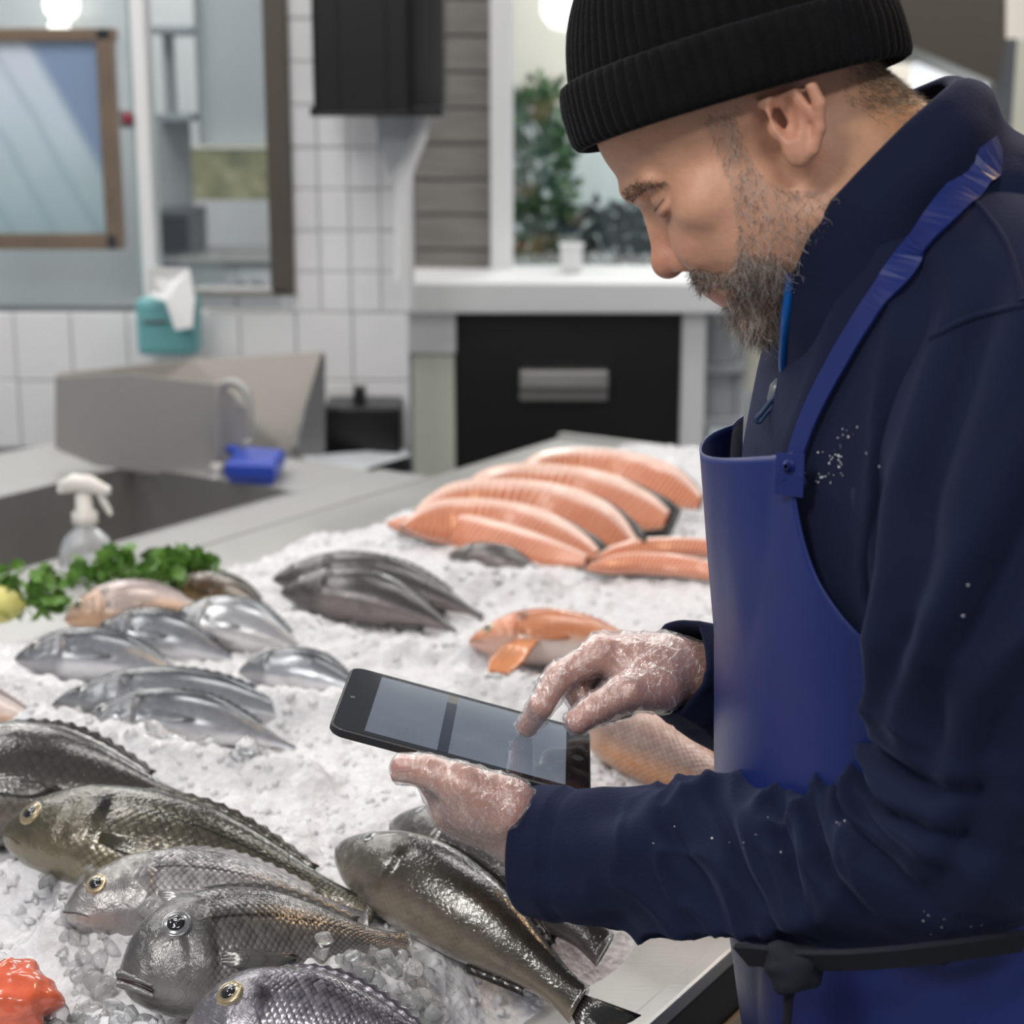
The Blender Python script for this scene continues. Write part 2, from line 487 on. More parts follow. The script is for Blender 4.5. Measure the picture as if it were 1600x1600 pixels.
def tree(name, label, px, py, Y, rad, nl, size, mat, seed, base=0.0):
    c = PY(px, py, Y)
    v, f = leafy(c, np.array(rad), nl, size, seed)
    a = mobj('foliage', v, f, mat, smooth=False)
    v, f = tube([(c[0], c[1], base), (c[0] + 0.02, c[1], c[2]*0.5), (c[0], c[1], c[2])], [0.05, 0.04, 0.02], 8, (1, 0, 0))
    b = mobj('trunk', v, f, M['bark'])
    v, f = tube([(c[0], c[1], base), (c[0], c[1], base + 0.02), (c[0], c[1], base + 0.33), (c[0], c[1], base + 0.35)], [0.13, 0.14, 0.18, 0.175], 16, (1, 0, 0))
    d = mobj('pot', v, f, M['white'])
    return thing1(name, label, 'plant', [a, b, d])
tree('potted_tree', 'tall slender green tree behind the right window', 838, 300, 6.3, (0.14, 0.14, 0.42), 900, 0.05, M['leaf'], 3)
tree('potted_tree', 'dark grey-green rounded bush behind the window, next to the face', 965, 405, 6.0, (0.17, 0.17, 0.20), 700, 0.045, M['leafd'], 4)
zs_ = rect(628, 442, 1200, 490, 4.62)[1][1]; cx_ = PY(893, 420, 4.9)[0]
a = box('cup', (cx_ - 0.03, cx_ + 0.03), (4.88, 4.94), (zs_, zs_ + 0.075), M['white'], None, 0.012); b = box('rim', (cx_ - 0.034, cx_ + 0.034), (4.876, 4.944), (zs_ + 0.07, zs_ + 0.08), M['white'], None, 0.003)
thing1('paper_cup', 'small white cup on the sill under the right window', 'cup', [a, b])
n = NT('bright_courtyard'); s_ = n.sepuv(n.obj())
n.P(color=n.ramp(n.math('MULTIPLY', s_[2], 0.45), [(0.5, (0.62, 0.70, 0.68)), (0.70, (0.72, 0.79, 0.77)), (0.74, (0.82, 0.78, 0.68))]), rough=0.8)
tag(pbox('wall_courtyard', 690, -300, 1700, 900, 7.6, 0.1, n.m, bevel=0), kind='structure')

# white counter with black drawer front under the right window
parts = [pbox('top_slab', 628, 442, 1200, 490, 4.62, 0.5, M['white'], bevel=0.006),
         pbox('post', 632, 488, 712, 552, 4.66, 0.1, M['white']), pbox('post', 1060, 488, 1096, 1120, 4.66, 0.1, M['white']),
         pbox('pale_panel', 648, 552, 712, 1120, 4.68, 0.08, simple('pale_green_panel', (0.74, 0.77, 0.66), 0.5)),
         pbox('steel_edge', 622, 480, 650, 1120, 4.7, 0.08, M['grey'])]
dr = pbox('drawer_front', 712, 488, 1060, 1120, 4.70, 0.04, M['blackm'], bevel=0.004)
X, Z = rect(812, 578, 950, 628, 4.66)
hd = box('handle', X, (4.64, 4.70), (Z[0] + (Z[1]-Z[0])*0.45, Z[1]), M['steel'], None, 0.006)
hd2 = box('handle_recess', X, (4.675, 4.70), (Z[0], Z[0] + (Z[1]-Z[0])*0.5), M['steel_dark'], None, 0.004)
thing1('back_counter', 'white counter with a black front panel and steel pull handle', 'counter', parts + [dr, hd, hd2])
parts = [pbox('upright', x, 490, x + 14, 720, 4.75, 0.04, M['grey']) for x in (1096, 1150)] + [pbox('shelf_board', 1096, y, 1164, y + 14, 4.72, 0.3, M['grey']) for y in (570, 655)]
thing1('open_rack', 'grey open rack beside the black counter front', 'rack', parts)
parts = [pbox('door_leaf', 1166, 500, 1300, 612, 4.85, 0.04, M['cream']), pbox('lower_leaf', 1166, 616, 1300, 800, 4.85, 0.04, M['lgrey'])]
thing1('cream_cabinet', 'cream cabinet front behind the beard and collar', 'cabinet', parts)
parts = [pbox('body', 1102, 588, 1150, 654, 4.78, 0.15, M['lgrey'], bevel=0.01), pbox('lid', 1100, 580, 1152, 590, 4.77, 0.17, M['white'])]
thing1('food_tub', 'pale plastic tub on the grey rack, lower shelf', 'tub', parts)
parts = [pbox('body', 1108, 505, 1148, 569, 4.78, 0.15, M['lgrey'], bevel=0.01), pbox('lid', 1106, 497, 1150, 507, 4.77, 0.17, M['white'])]
thing1('food_tub', 'pale plastic tub on the grey rack, upper shelf', 'tub', parts)
# dark ceiling beam and lit shopfront at upper right
v0 = [PY(x, y, 4.9) for x, y in ((1380, -160), (1572, -160), (1572, 66), (1560, 132), (1400, 62), (1380, 30))]
vv = np.array(v0 + [p + np.array([0.05, 0.5, 0]) for p in v0]); k = 6
a = mobj('fascia', vv, [tuple(range(k))] + [tuple(range(2*k-1, k-1, -1))] + [(i, i+k, (i+1) % k + k, (i+1) % k) for i in range(k)], M['bronze'], smooth=False)
b = pbox('column', 1538, 60, 1566, 800, 5.0, 0.1, M['dgrey'])
thing1('canopy_beam', 'dark slanted canopy beam with a column behind the man', 'beam', [a, b])
parts = [pbox('glass_panel', 1405, 98, 1540, 960, 5.6, 0.03, emis('lit_window', (0.93, 0.97, 1.0), 0.95), bevel=0), pbox('frame', 1395, 84, 1545, 98, 5.58, 0.06, M['grey'])]
thing1('lit_doorway', 'bright daylit doorway behind the raised collar', 'doorway', parts)
parts = [pbox('panel', 1580, 60, 1760, 230, 5.4, 0.05, M['cream']), pbox('base', 1580, 232, 1760, 700, 5.4, 0.05, M['grey'])]
thing1('shop_partition', 'cream and grey partition at the right edge behind the man', 'partition', parts)

# ------------------------------------------------------------------ fish counter, sink bench
Tv = nrm(np.array([0.55, 0.835, 0])); Nv = np.array([Tv[1], -Tv[0], 0])
def SR(s, r, z=0.0): return Tv * s + Nv * r + np.array([0, 0, z])
def to_sr(p): return p @ Tv, p @ Nv
ROT = math.atan2(Tv[1], Tv[0])
ZC = 0.85
def cbox(name, s, r, z, mat, parent=None, bevel=0.004):
    o = box(name, s, (-r[1], -r[0]), z, mat, parent, bevel)
    me = o.data
    me.transform(Matrix.Rotation(ROT, 4, 'Z'))
    return o
parts = [cbox('tray_floor', (0.45, 3.40), (-2.10, -0.66), (ZC - 0.03, ZC), M['steel'], bevel=0.003),
         cbox('front_rim', (0.45, 3.40), (-0.662, -0.640), (ZC - 0.014, ZC + 0.003), M['steel'], bevel=0.004),
         cbox('end_rim', (3.38, 3.40), (-2.10, -0.63), (ZC - 0.03, ZC + 0.012), M['steel'], bevel=0.004),
         cbox('front_panel', (0.45, 3.36), (-0.70, -0.655), (0.10, ZC - 0.03), M['blackm']),
         cbox('end_panel', (3.30, 3.36), (-2.06, -0.70), (0.10, ZC - 0.03), M['steel_dark']),
         cbox('back_panel', (0.45, 3.36), (-2.06, -2.02), (0.10, ZC - 0.03), M['steel_dark'])]
for s in (0.6, 1.9, 3.2):
    for r in (-1.95, -0.8):
        parts.append(cbox('leg', (s - 0.025, s + 0.025), (r - 0.025, r + 0.025), (0, ZC - 0.03), M['steel_dark']))
board = cbox('kick_strip', (0.9, 3.0), (-0.655, -0.648), (0.70, 0.765), simple('beige_strip', (0.55, 0.47, 0.34), 0.5))
thing1('fish_counter', 'long stainless steel fish display counter with a black front', 'counter', parts + [board])

M['steel_mid'] = brushed('matt_steel', (0.46, 0.45, 0.44), 0.62)
# sink bench adjoining the counter at the back
def hollow(name, s, r, z, wall_t, mat):
    # open-topped basin
    ps = []
    o = [(s[0], r[0]), (s[1], r[0]), (s[1], r[1]), (s[0], r[1])]
    i = [(s[0]+wall_t, r[0]+wall_t), (s[1]-wall_t, r[0]+wall_t), (s[1]-wall_t, r[1]-wall_t), (s[0]+wall_t, r[1]-wall_t)]
    v = [SR(a, b, z[1]) for a, b in o] + [SR(a, b, z[1]) for a, b in i] + [SR(a, b, z[0]+wall_t) for a, b in i] + [SR(a, b, z[0]) for a, b in o]
    f = []
    for k in range(4):
        j = (k+1) % 4
        f += [(k, j, j+4, k+4), (k+4, j+4, j+8, k+8), (k, k+12, j+12, j)]
    f += [(8, 9, 10, 11), (15, 14, 13, 12)]
    return mobj(name, np.array(v), f, mat, smooth=False)
parts = [hollow('basin', (1.15, 2.62), (-2.72, -2.24), (0.56, ZC), 0.012, M['steel_dark']),
         cbox('bench_top', (0.7, 2.88), (-2.24, -2.105), (ZC - 0.03, ZC), M['steel_mid']),
         cbox('bench_top', (0.7, 2.84), (-3.05, -2.72), (ZC - 0.03, ZC), M['steel_mid']),
         cbox('bench_top', (0.7, 1.15), (-2.72, -2.24), (ZC - 0.03, ZC), M['steel_mid']),
         cbox('bench_top', (2.62, 2.86), (-2.72, -2.24), (ZC - 0.03, ZC), M['steel_mid'])]
for s in (0.75, 2.8):
    for r in (-2.95, -2.2):
        parts.append(cbox('leg', (s - 0.02, s + 0.02), (r - 0.02, r + 0.02), (0, ZC - 0.03), M['steel_dark']))
thing1('sink_bench', 'stainless steel sink bench with a deep dull basin', 'sink', parts)
# steel splash sheets behind the basin
def sheet(name, px, Y, t, mat):
    p = [PY(x, y, yy) for (x, y), yy in zip(px, Y)]
    v = np.array(p + [q + np.array([0, t, 0]) for q in p]); k = len(p)
    return mobj(name, v, [tuple(range(k)), tuple(range(2*k-1, k-1, -1))] + [(i, i+k, (i+1) % k + k, (i+1) % k) for i in range(k)], mat, smooth=False)
M['steel_warm'] = brushed('warm_steel', (0.60, 0.56, 0.51), 0.45)
a = sheet('back_sheet', ((88, 584), (300, 562), (503, 550), (452, 712), (380, 712), (86, 712)), (3.9, 3.95, 4.0, 3.95, 3.95, 3.9), 0.006, M['steel_warm'])
b = sheet('side_fold', ((503, 550), (508, 556), (508, 705), (462, 716), (476, 640)), (4.0, 4.02, 4.0, 3.9, 3.94), 0.006, M['steel_dark'])
c = sheet('front_sheet', ((86, 590), (200, 585), (350, 602), (384, 640), (384, 760), (150, 728), (86, 700)), (3.62,)*7, 0.006, M['steel_mid'])
thing1('splash_guard', 'folded stainless splash sheets standing behind the basin', 'splash guard', [a, b, c])
M['teal'] = simple('teal_plastic', (0.16, 0.42, 0.44), 0.35, var=0.05)
a = pbox('body', 212, 468, 306, 556, 4.15, 0.1, M['teal'], bevel=0.015); b = pbox('front_slot', 222, 500, 262, 506, 4.145, 0.01, M['dgrey'])
sh = sheet('paper_sheet', ((230, 418), (296, 420), (304, 468), (300, 512), (274, 516), (258, 470), (232, 462)), (4.12, 4.12, 4.1, 4.09, 4.09, 4.1, 4.13), 0.01, M['white'])
thing1('towel_dispenser', 'teal paper towel dispenser with a white sheet hanging out', 'dispenser', [a, b, sh])
M['blue'] = simple('blue_plastic', (0.02, 0.06, 0.42), 0.35)
p0 = [PZ(x, y, 0.87) for x, y in ((352, 742), (430, 745), (446, 722), (380, 716))]
v = []
for dz, k in ((-0.02, 0.85), (0.0, 1.0), (0.02, 1.0), (0.028, 0.92)):
    c = np.mean(p0, 0)
    v += [c + (q - c) * k + np.array([0, 0, dz]) for q in p0]
a = mobj('pan', np.array(v), [tuple(q) for q in grid_faces(4, 4, cv=True)] + [(3, 2, 1, 0), (12, 13, 14, 15)], M['blue'], smooth=False)
q = PZ(385, 722, 0.875)
v, f = tube([q, q + np.array([-0.03, 0.03, 0.02]), q + np.array([-0.10, 0.08, 0.03])], [0.012, 0.012, 0.008], 10)
b = mobj('handle', v, f, M['blue'])
thing1('dustpan', 'bright blue plastic scoop lying beside the basin', 'scoop', [a, b])
a = pbox('casing', 510, 636, 628, 1150, 4.12, 0.16, M['black'], bevel=0.008); b = pbox('stub', 552, 606, 570, 640, 4.16, 0.05, M['black'], bevel=0.004)
thing1('black_crate', 'low black cabinet with a short stub against the tiles', 'box', [a, b])
a = sheet('board', ((470, 714), (632, 702), (640, 712), (520, 748)), (3.95, 4.2, 4.1, 3.8), 0.012, M['lgrey'])
b = sheet('underside', ((520, 748), (640, 714), (644, 736), (560, 762)), (3.82, 4.12, 4.1, 3.8), 0.012, M['black'])
thing1('grey_lid', 'pale grey lid with black underside beside the low black cabinet', 'lid', [a, b])

fp = catmull([PY(340, 742, 3.56), PY(338, 640, 3.56), PY(346, 604, 3.56), PY(366, 598, 3.55), PY(384, 612, 3.54), PY(390, 650, 3.53), PY(388, 690, 3.53)], 40)
v, f = tube(fp, 0.009, 12, (0, 1, 0)); a = mobj('spout', v, f, M['steel_mid'])
q = PZ(340, 744, ZC); v, f = tube([(fp[0][0], fp[0][1], ZC), (fp[0][0], fp[0][1], ZC + 0.012), (fp[0][0], fp[0][1], ZC + 0.03), (fp[0][0], fp[0][1], ZC + 0.032)], [0.02, 0.02, 0.014, 0.008], 14, (1, 0, 0)); b = mobj('base', v, f, M['steel_mid'])
thing1('faucet', 'bent steel faucet in front of the splash sheets', 'faucet', [a, b])
# spray bottle
def lathe(c, prof, n=20):
    ph = np.linspace(0, 2*np.pi, n, endpoint=False)
    v = np.array([[c[0] + r*math.cos(p), c[1] + r*math.sin(p), c[2] + h] for r, h in prof for p in ph])
    return v, [tuple(q) for q in grid_faces(len(prof), n, cv=True)]
bb = PZ(138, 905, ZC)
n = NT('cloudy_plastic'); n.P(color=(0.85, 0.87, 0.88), rough=0.25, trans=0.75, ior=1.2)
sc = 0.01
hp = [(0.001, 0), (0.043, 0), (0.046, 0.006), (0.046, 0.03), (0.044, 0.05), (0.036, 0.07), (0.020, 0.085), (0.015, 0.09), (0.015, 0.098)]
v, f = lathe(bb, hp); a = mobj('bottle_body', v, f, n.m)
M['offwhite'] = simple('offwhite_plastic', (0.78, 0.75, 0.70), 0.4)
v, f = lathe(bb + np.array([0, 0, 0.096]), [(0.001, 0), (0.021, 0), (0.021, 0.018), (0.014, 0.022), (0.013, 0.05), (0.001, 0.05)])
b = mobj('collar', v, f, M['offwhite'])
q = bb + np.array([0, 0, 0.152])
hx = np.array([(-0.036, 0, -0.004), (-0.034, 0, 0.004), (-0.015, 0, 0.012), (0.012, 0, 0.010), (0.034, 0, 0.0), (0.044, 0, -0.002)]) + q
v, f = tube(hx, [0.006, 0.011, 0.015, 0.014, 0.010, 0.007], 14, (0, 1, 0)); c = mobj('spray_head', v, f, M['offwhite'])
v, f = tube(np.array([(0.026, 0, -0.004), (0.032, 0, -0.018), (0.040, 0, -0.034), (0.043, 0, -0.042)]) + q, [0.006, 0.006, 0.005, 0.003], 10, (0, 1, 0)); d = mobj('trigger', v, f, M['offwhite'])
thing1('spray_bottle', 'cloudy spray bottle with an off-white trigger head by the sink', 'bottle', [a, b, c, d])

# ------------------------------------------------------------------ crushed ice
R0, R1, S0, S1 = -1.86, -0.715, 0.50, 3.30
MOUNDS = []
for x0, y0, x1, y1, h_, w_ in ((10, 1362, 190, 1385, .026, .026), (95, 1452, 250, 1462, .030, .028), (235, 1452, 262, 1470, .026, .02), (390, 1545, 640, 1512, .030, .030), (590, 1512, 850, 1625, .022, .026),
        (50, 1148, 240, 1165, .024, .026), (230, 1188, 480, 1212, .022, .024), (0, 1082, 190, 1092, .020, .026), (300, 1062, 390, 1078, .018, .024), (380, 1098, 560, 1112, .030, .026),
        (420, 962, 560, 1002, .024, .030), (560, 1002, 730, 1010, .020, .026), (735, 1062, 970, 1072, .020, .026), (170, 1606, 330, 1618, .018, .024), (110, 1000, 140, 1010, .016, .024), (700, 905, 840, 912, .02, .03)):
    MOUNDS.append((PZ(x0, y0 - 13, 0.94), PZ(x1, y1 - 13, 0.94), h_*1.5, w_*1.08))
def mounds(s, r):
    z = np.zeros(np.shape(s))
    for a, b, h_, w_ in MOUNDS:
        (sa, ra), (sb, rb) = to_sr(a), to_sr(b)
        ds, dr = sb - sa, rb - ra
        t = np.clip(((s - sa)*ds + (r - ra)*dr)/(ds*ds + dr*dr), 0, 1)
        d2 = (s - sa - t*ds)**2 + (r - ra - t*dr)**2
        z = np.maximum(z, h_*np.exp(-d2/(w_*w_)))
    return z
def ice_base(s, r):
    e = np.minimum(np.minimum(sstep(R0, R0 + 0.09, r + 0.02*vnoise(s*9, r*3, 5)), 1 - sstep(R1 - 0.13, R1, r + 0.025*vnoise(s*8, r*2, 6))), np.minimum(sstep(S0, S0+0.1, s), 1 - sstep(S1-0.15, S1, s)))
    z = 0.060 + 0.016*vnoise(s*4.2, r*4.2, 1) + 0.008*vnoise(s*11, r*11, 2)
    return ZC - 0.004 + e * z + e*mounds(s, r)
def iceZ(p):
    s, r = to_sr(np.asarray(p))
    return float(ice_base(np.array([s]), np.array([r]))[0])
def ice_fine(s, r):
    d1, _, h1 = worley(s*46, r*46, 11)
    d2, _, h2 = worley(s*88 + 3, r*88, 21)
    return 0.010*(1 - d1*d1)*(0.35 + 0.8*h1) + 0.0045*(1 - d2*d2)*(0.3 + h2) + 0.002*vnoise(s*190, r*190, 9)
n = NT('crushed_ice')
o_ = n.obj()
vo = n.n('ShaderNodeTexVoronoi', {'Vector': o_, 'Scale': 120.0, 'Randomness': 1.0})
vc = n.n('ShaderNodeTexVoronoi', {'Vector': o_, 'Scale': 48.0, 'Randomness': 1.0})
nz = n.noise(260, 3, o_)
hgt = n.math('ADD', n.math('MULTIPLY', vo.outputs['Distance'], 1.0), n.math('MULTIPLY', nz, 0.6))
n.P(color=n.mix(n.math('MULTIPLY', n.sepuv(vc.outputs['Color'])[0], 0.30), (0.70, 0.695, 0.71), (0.55, 0.55, 0.575)), rough=0.22, spec=0.4, ior=1.31, normal=n.bump(hgt, 0.0022, 0.8))
M['ice'] = n.m
n = NT('clear_ice')
o_ = n.obj()
n.P(color=(0.97, 0.98, 0.99), rough=0.07, trans=0.86, ior=1.31, spec=0.5, normal=n.bump(n.noise(70, 3, o_), 0.0016, 0.7))
M['ice_clear'] = n.m
ss = np.concatenate([np.arange(S0, 1.95, 0.0042), np.arange(1.95, S1 + 0.004, 0.0075)])
rr = np.arange(R0, R1 + 0.003, 0.0046)
gs, gr = np.meshgrid(ss, rr, indexing='ij')
gz = ice_base(gs, gr)
amp = np.clip((gz - ZC + 0.004) / 0.03, 0, 1)
gz = gz + amp * ice_fine(gs, gr)
v = gs.ravel()[:, None] * Tv + gr.ravel()[:, None] * Nv
v[:, 2] = gz.ravel()
tag(mobj('ice_bed', v, grid_faces(len(ss), len(rr)), M['ice']), 'bed of white crushed ice covering the fish counter', 'ice', kind='stuff')

def ico(sub):
    bm = bmesh.new()
    bmesh.ops.create_icosphere(bm, subdivisions=sub, radius=1)
    v = np.array([p.co[:] for p in bm.verts]); f = np.array([[q.index for q in p.verts] for p in bm.faces])
    bm.free()
    return v, f
def rotm(r):
    q = r.normal(size=(4,)); q /= np.linalg.norm(q)
    w, x, y, z = q
    return np.array([[1-2*(y*y+z*z), 2*(x*y-z*w), 2*(x*z+y*w)], [2*(x*y+z*w), 1-2*(x*x+z*z), 2*(y*z-x*w)], [2*(x*z-y*w), 2*(y*z+x*w), 1-2*(x*x+y*y)]])
def chunks(name, pts, sizes, sub, mat, seed, power=0.55, smooth=True):
    r = np.random.default_rng(seed)
    bv, bf = ico(sub)
    protos = []
    for k in range(10):
        # rounded irregular lumps: superquadric with knocked-off sides
        p = np.sign(bv) * np.abs(bv) ** power
        for q in range(8):
            d = nrm(r.normal(size=3)); c = r.uniform(0.42, 0.85)
            h = p @ d
            p = p - np.outer(np.maximum(h - c, 0) * 0.9, d)
        protos.append(p * r.uniform(0.65, 1.15, 3))
    V, F = [], []
    for i, (p, s) in enumerate(zip(pts, sizes)):
        V.append(protos[i % 10] @ rotm(r).T * s + p)
        F.append(bf + i * len(bv))
    return mobj(name, np.vstack(V), np.vstack(F), mat, smooth=smooth)
# loose grains over the bed
N = 9000
s_ = rng.uniform(S0 + 0.25, S1 - 0.05, N); r_ = rng.uniform(R0 + 0.02, R1 - 0.03, N)
pts = s_[:, None]*Tv + r_[:, None]*Nv
pts[:, 2] = ice_base(s_, r_) + 0.006
tag(chunks('ice_grains', pts, rng.uniform(0.003, 0.009, N), 1, M['ice'], 31, 0.55, False), 'loose crushed ice grains strewn over the ice bed', 'ice', kind='stuff')
# clear rounded lumps heaped against the nearest fish
spots = []
def heap(x0, y0, x1, y1, w, n_, z0=0.0, zs=0.03):
    n_ = int(n_*1.6)
    for i in range(n_):
        t = rng.uniform(); x = x0 + (x1 - x0)*t; y = y0 + (y1 - y0)*t + rng.normal()*w
        p = PZ(x, y, 0.93)
        spots.append(np.array([p[0], p[1], iceZ(p) + z0 + abs(rng.normal())*zs]))
heap(60, 1365, 250, 1455, 14, 46, 0.0, 0.016)
heap(110, 1330, 190, 1350, 10, 14, 0.012, 0.014)
heap(230, 1440, 285, 1470, 10, 12, 0.0, 0.012)
heap(400, 1500, 640, 1530, 16, 60, 0.0, 0.012)
heap(560, 1470, 860, 1600, 16, 90, 0.0, 0.010)
heap(90, 1470, 190, 1560, 28, 40, 0.0, 0.010)
heap(60, 1560, 240, 1600, 14, 36, 0.0, 0.008)
heap(90, 1130, 230, 1150, 10, 30, 0.0, 0.012)
heap(230, 1165, 420, 1205, 10, 36, 0.0, 0.008)
heap(400, 1560, 820, 1620, 26, 70, 0.0, 0.008)
tag(chunks('ice_lumps', np.array(spots), rng.uniform(0.005, 0.0125, len(spots)), 2, M['ice_clear'], 33, 0.5), 'clear rounded ice lumps heaped against the nearest fish', 'ice', kind='stuff')

# ------------------------------------------------------------------ fish
def fishmat(name, back, side, belly, head, metal=0.35, rough=0.3, nu=62, nv=22, sc=0.6, blotch=0.35, line=0.0, spot=0.0, coat=0.7, vs=0.0):
    n = NT(name)
    uv = n.uv(); s = n.sepuv(uv); u, v = s[0], s[1]
    o = n.obj()
    nz = n.noise(28, 4, o)
    vv = n.math('ADD', v, n.math('MULTIPLY_ADD', nz, 0.22, vs - 0.11))
    col = n.ramp(vv, [(0.0, belly), (0.22, belly), (0.46, side), (0.66, tuple((a+b)/2 for a, b in zip(side, back))), (0.84, back), (1.0, tuple(x*0.7 for x in back))])
    hm = n.n('ShaderNodeMapRange', {0: n.math('ADD', u, n.math('MULTIPLY', nz, 0.03)), 1: 0.25, 2: 0.30}).outputs[0]
    col = n.mix(hm, n.mix(0.55, col, head), col)
    bl = n.noise(55, 5, o, 0.6)
    col = n.mix(n.math('MULTIPLY', n.n('ShaderNodeMapRange', {0: bl, 1: 0.52, 2: 0.72}).outputs[0], blotch), col, tuple(x*0.35 for x in back))
    st = n.noise(18, 4, n.map(uv, (2.0, 16, 1)))
    col = n.mix(n.math('MULTIPLY', n.n('ShaderNodeMapRange', {0: st, 1: 0.5, 2: 0.75}).outputs[0], blotch*0.6), col, tuple(min(1, x*1.6) for x in side))
    if spot:
        du = n.math('MULTIPLY', n.math('SUBTRACT', u, 0.275), 22.0); dv = n.math('MULTIPLY', n.math('SUBTRACT', v, 0.70), 6.0)
        dd = n.math('ADD', n.math('MULTIPLY', du, du), n.math('MULTIPLY', dv, dv))
        col = n.mix(n.math('MULTIPLY', n.math('SUBTRACT', 1.0, dd, clamp=True), spot), col, (0.012, 0.011, 0.012))
    vor = n.n('ShaderNodeTexVoronoi', {'Vector': n.map(n.map(uv, (nu, nv, 1)), (1, 1, 1), rot=(0, 0, 0.785)), 'Scale': 0.85, 'Randomness': 0.16})
    dist = vor.outputs['Distance']
    ms = n.math('MULTIPLY', hm, sc)
    col = n.mix(n.math('MULTIPLY', n.n('ShaderNodeMapRange', {0: dist, 1: 0.28, 2: 0.62}).outputs[0], ms), col, tuple(x*0.35 for x in back))
    rv = n.sepuv(vor.outputs['Color'])[0]
    col = n.mix(n.math('MULTIPLY', n.math('MULTIPLY', rv, ms), 0.5), col, tuple(min(1, x*1.7 + 0.03) for x in side))
    if line:
        ld = n.math('ABSOLUTE', n.math('SUBTRACT', n.math('SUBTRACT', v, n.math('MULTIPLY', u, -0.10)), 0.71))
        lm = n.math('MULTIPLY', n.math('LESS_THAN', ld, 0.012), n.math('MULTIPLY', hm, line))
        col = n.mix(lm, col, tuple(x*0.25 for x in back))
    hb = n.math('ADD', n.math('MULTIPLY', n.math('MULTIPLY', n.math('SUBTRACT', 1.0, dist), ms), 1.0), n.math('MULTIPLY', bl, 0.5))
    hr = n.math('MULTIPLY', n.math('SUBTRACT', 1.0, hm), n.noise(60, 5, o, 0.65, 0.8))
    hb = n.math('ADD', hb, n.math('MULTIPLY', hr, 2.6))
    nb = n.bump(hb, 0.0010, 0.85)
    cb = n.bump(n.math('ADD', n.math('ADD', n.noise(90, 3, o), n.math('MULTIPLY', n.noise(330, 2, o), 0.5)), hr), 0.0015, 0.7)
    n.P(color=col, metal=metal, rough=n.math('MULTIPLY_ADD', nz, 0.2, rough - 0.1), normal=nb, coat=coat, coatr=0.045, coatn=cb)
    return n.m
M['eye_ring'] = simple('fish_eye_ring', (0.36, 0.29, 0.17), 0.2, 0.5, var=0.35, scale=200, coat=1.0)
M['eye_ring_s'] = simple('fish_eye_silver', (0.25, 0.25, 0.255), 0.2, 0.6, var=0.35, scale=200, coat=1.0)
M['pupil'] = simple('fish_pupil', (0.012, 0.011, 0.012), 0.05, coat=1.0)
M['mouth_in'] = simple('fish_mouth', (0.03, 0.017, 0.015), 0.4)
PROF = {
 'bream': dict(k=[(0, 0.0, 0.0, 0.0), (0.012, .10, .09, .06), (0.05, .26, .21, .18), (0.12, .41, .33, .27), (0.21, .49, .42, .32), (0.34, .51, .47, .33), (0.48, .47, .45, .31), (0.62, .36, .35, .25), (0.76, .22, .22, .16), (0.88, .12, .12, .085), (0.95, .095, .095, .06), (1.0, .11, .11, .03)], eye=(0.155, 0.40), er=0.095, op=0.275),
 'mackerel': dict(k=[(0, 0.0, 0.0, 0.0), (0.015, .08, .07, .07), (0.06, .20, .18, .18), (0.14, .34, .33, .30), (0.25, .45, .46, .40), (0.40, .50, .50, .43), (0.56, .45, .46, .38), (0.72, .31, .32, .25), (0.85, .17, .17, .13), (0.94, .08, .08, .06), (1.0, .07, .07, .03)], eye=(0.10, 0.30), er=0.085, op=0.25),
 'grouper': dict(k=[(0, 0.0, 0.0, 0.0), (0.012, .08, .10, .07), (0.05, .19, .22, .18), (0.12, .32, .36, .30), (0.22, .44, .46, .38), (0.36, .50, .50, .40), (0.52, .47, .47, .37), (0.68, .37, .36, .28), (0.82, .25, .24, .18), (0.93, .19, .18, .11), (1.0, .19, .19, .04)], eye=(0.13, 0.52), er=0.06, op=0.27),
}
FISH_BASE = []
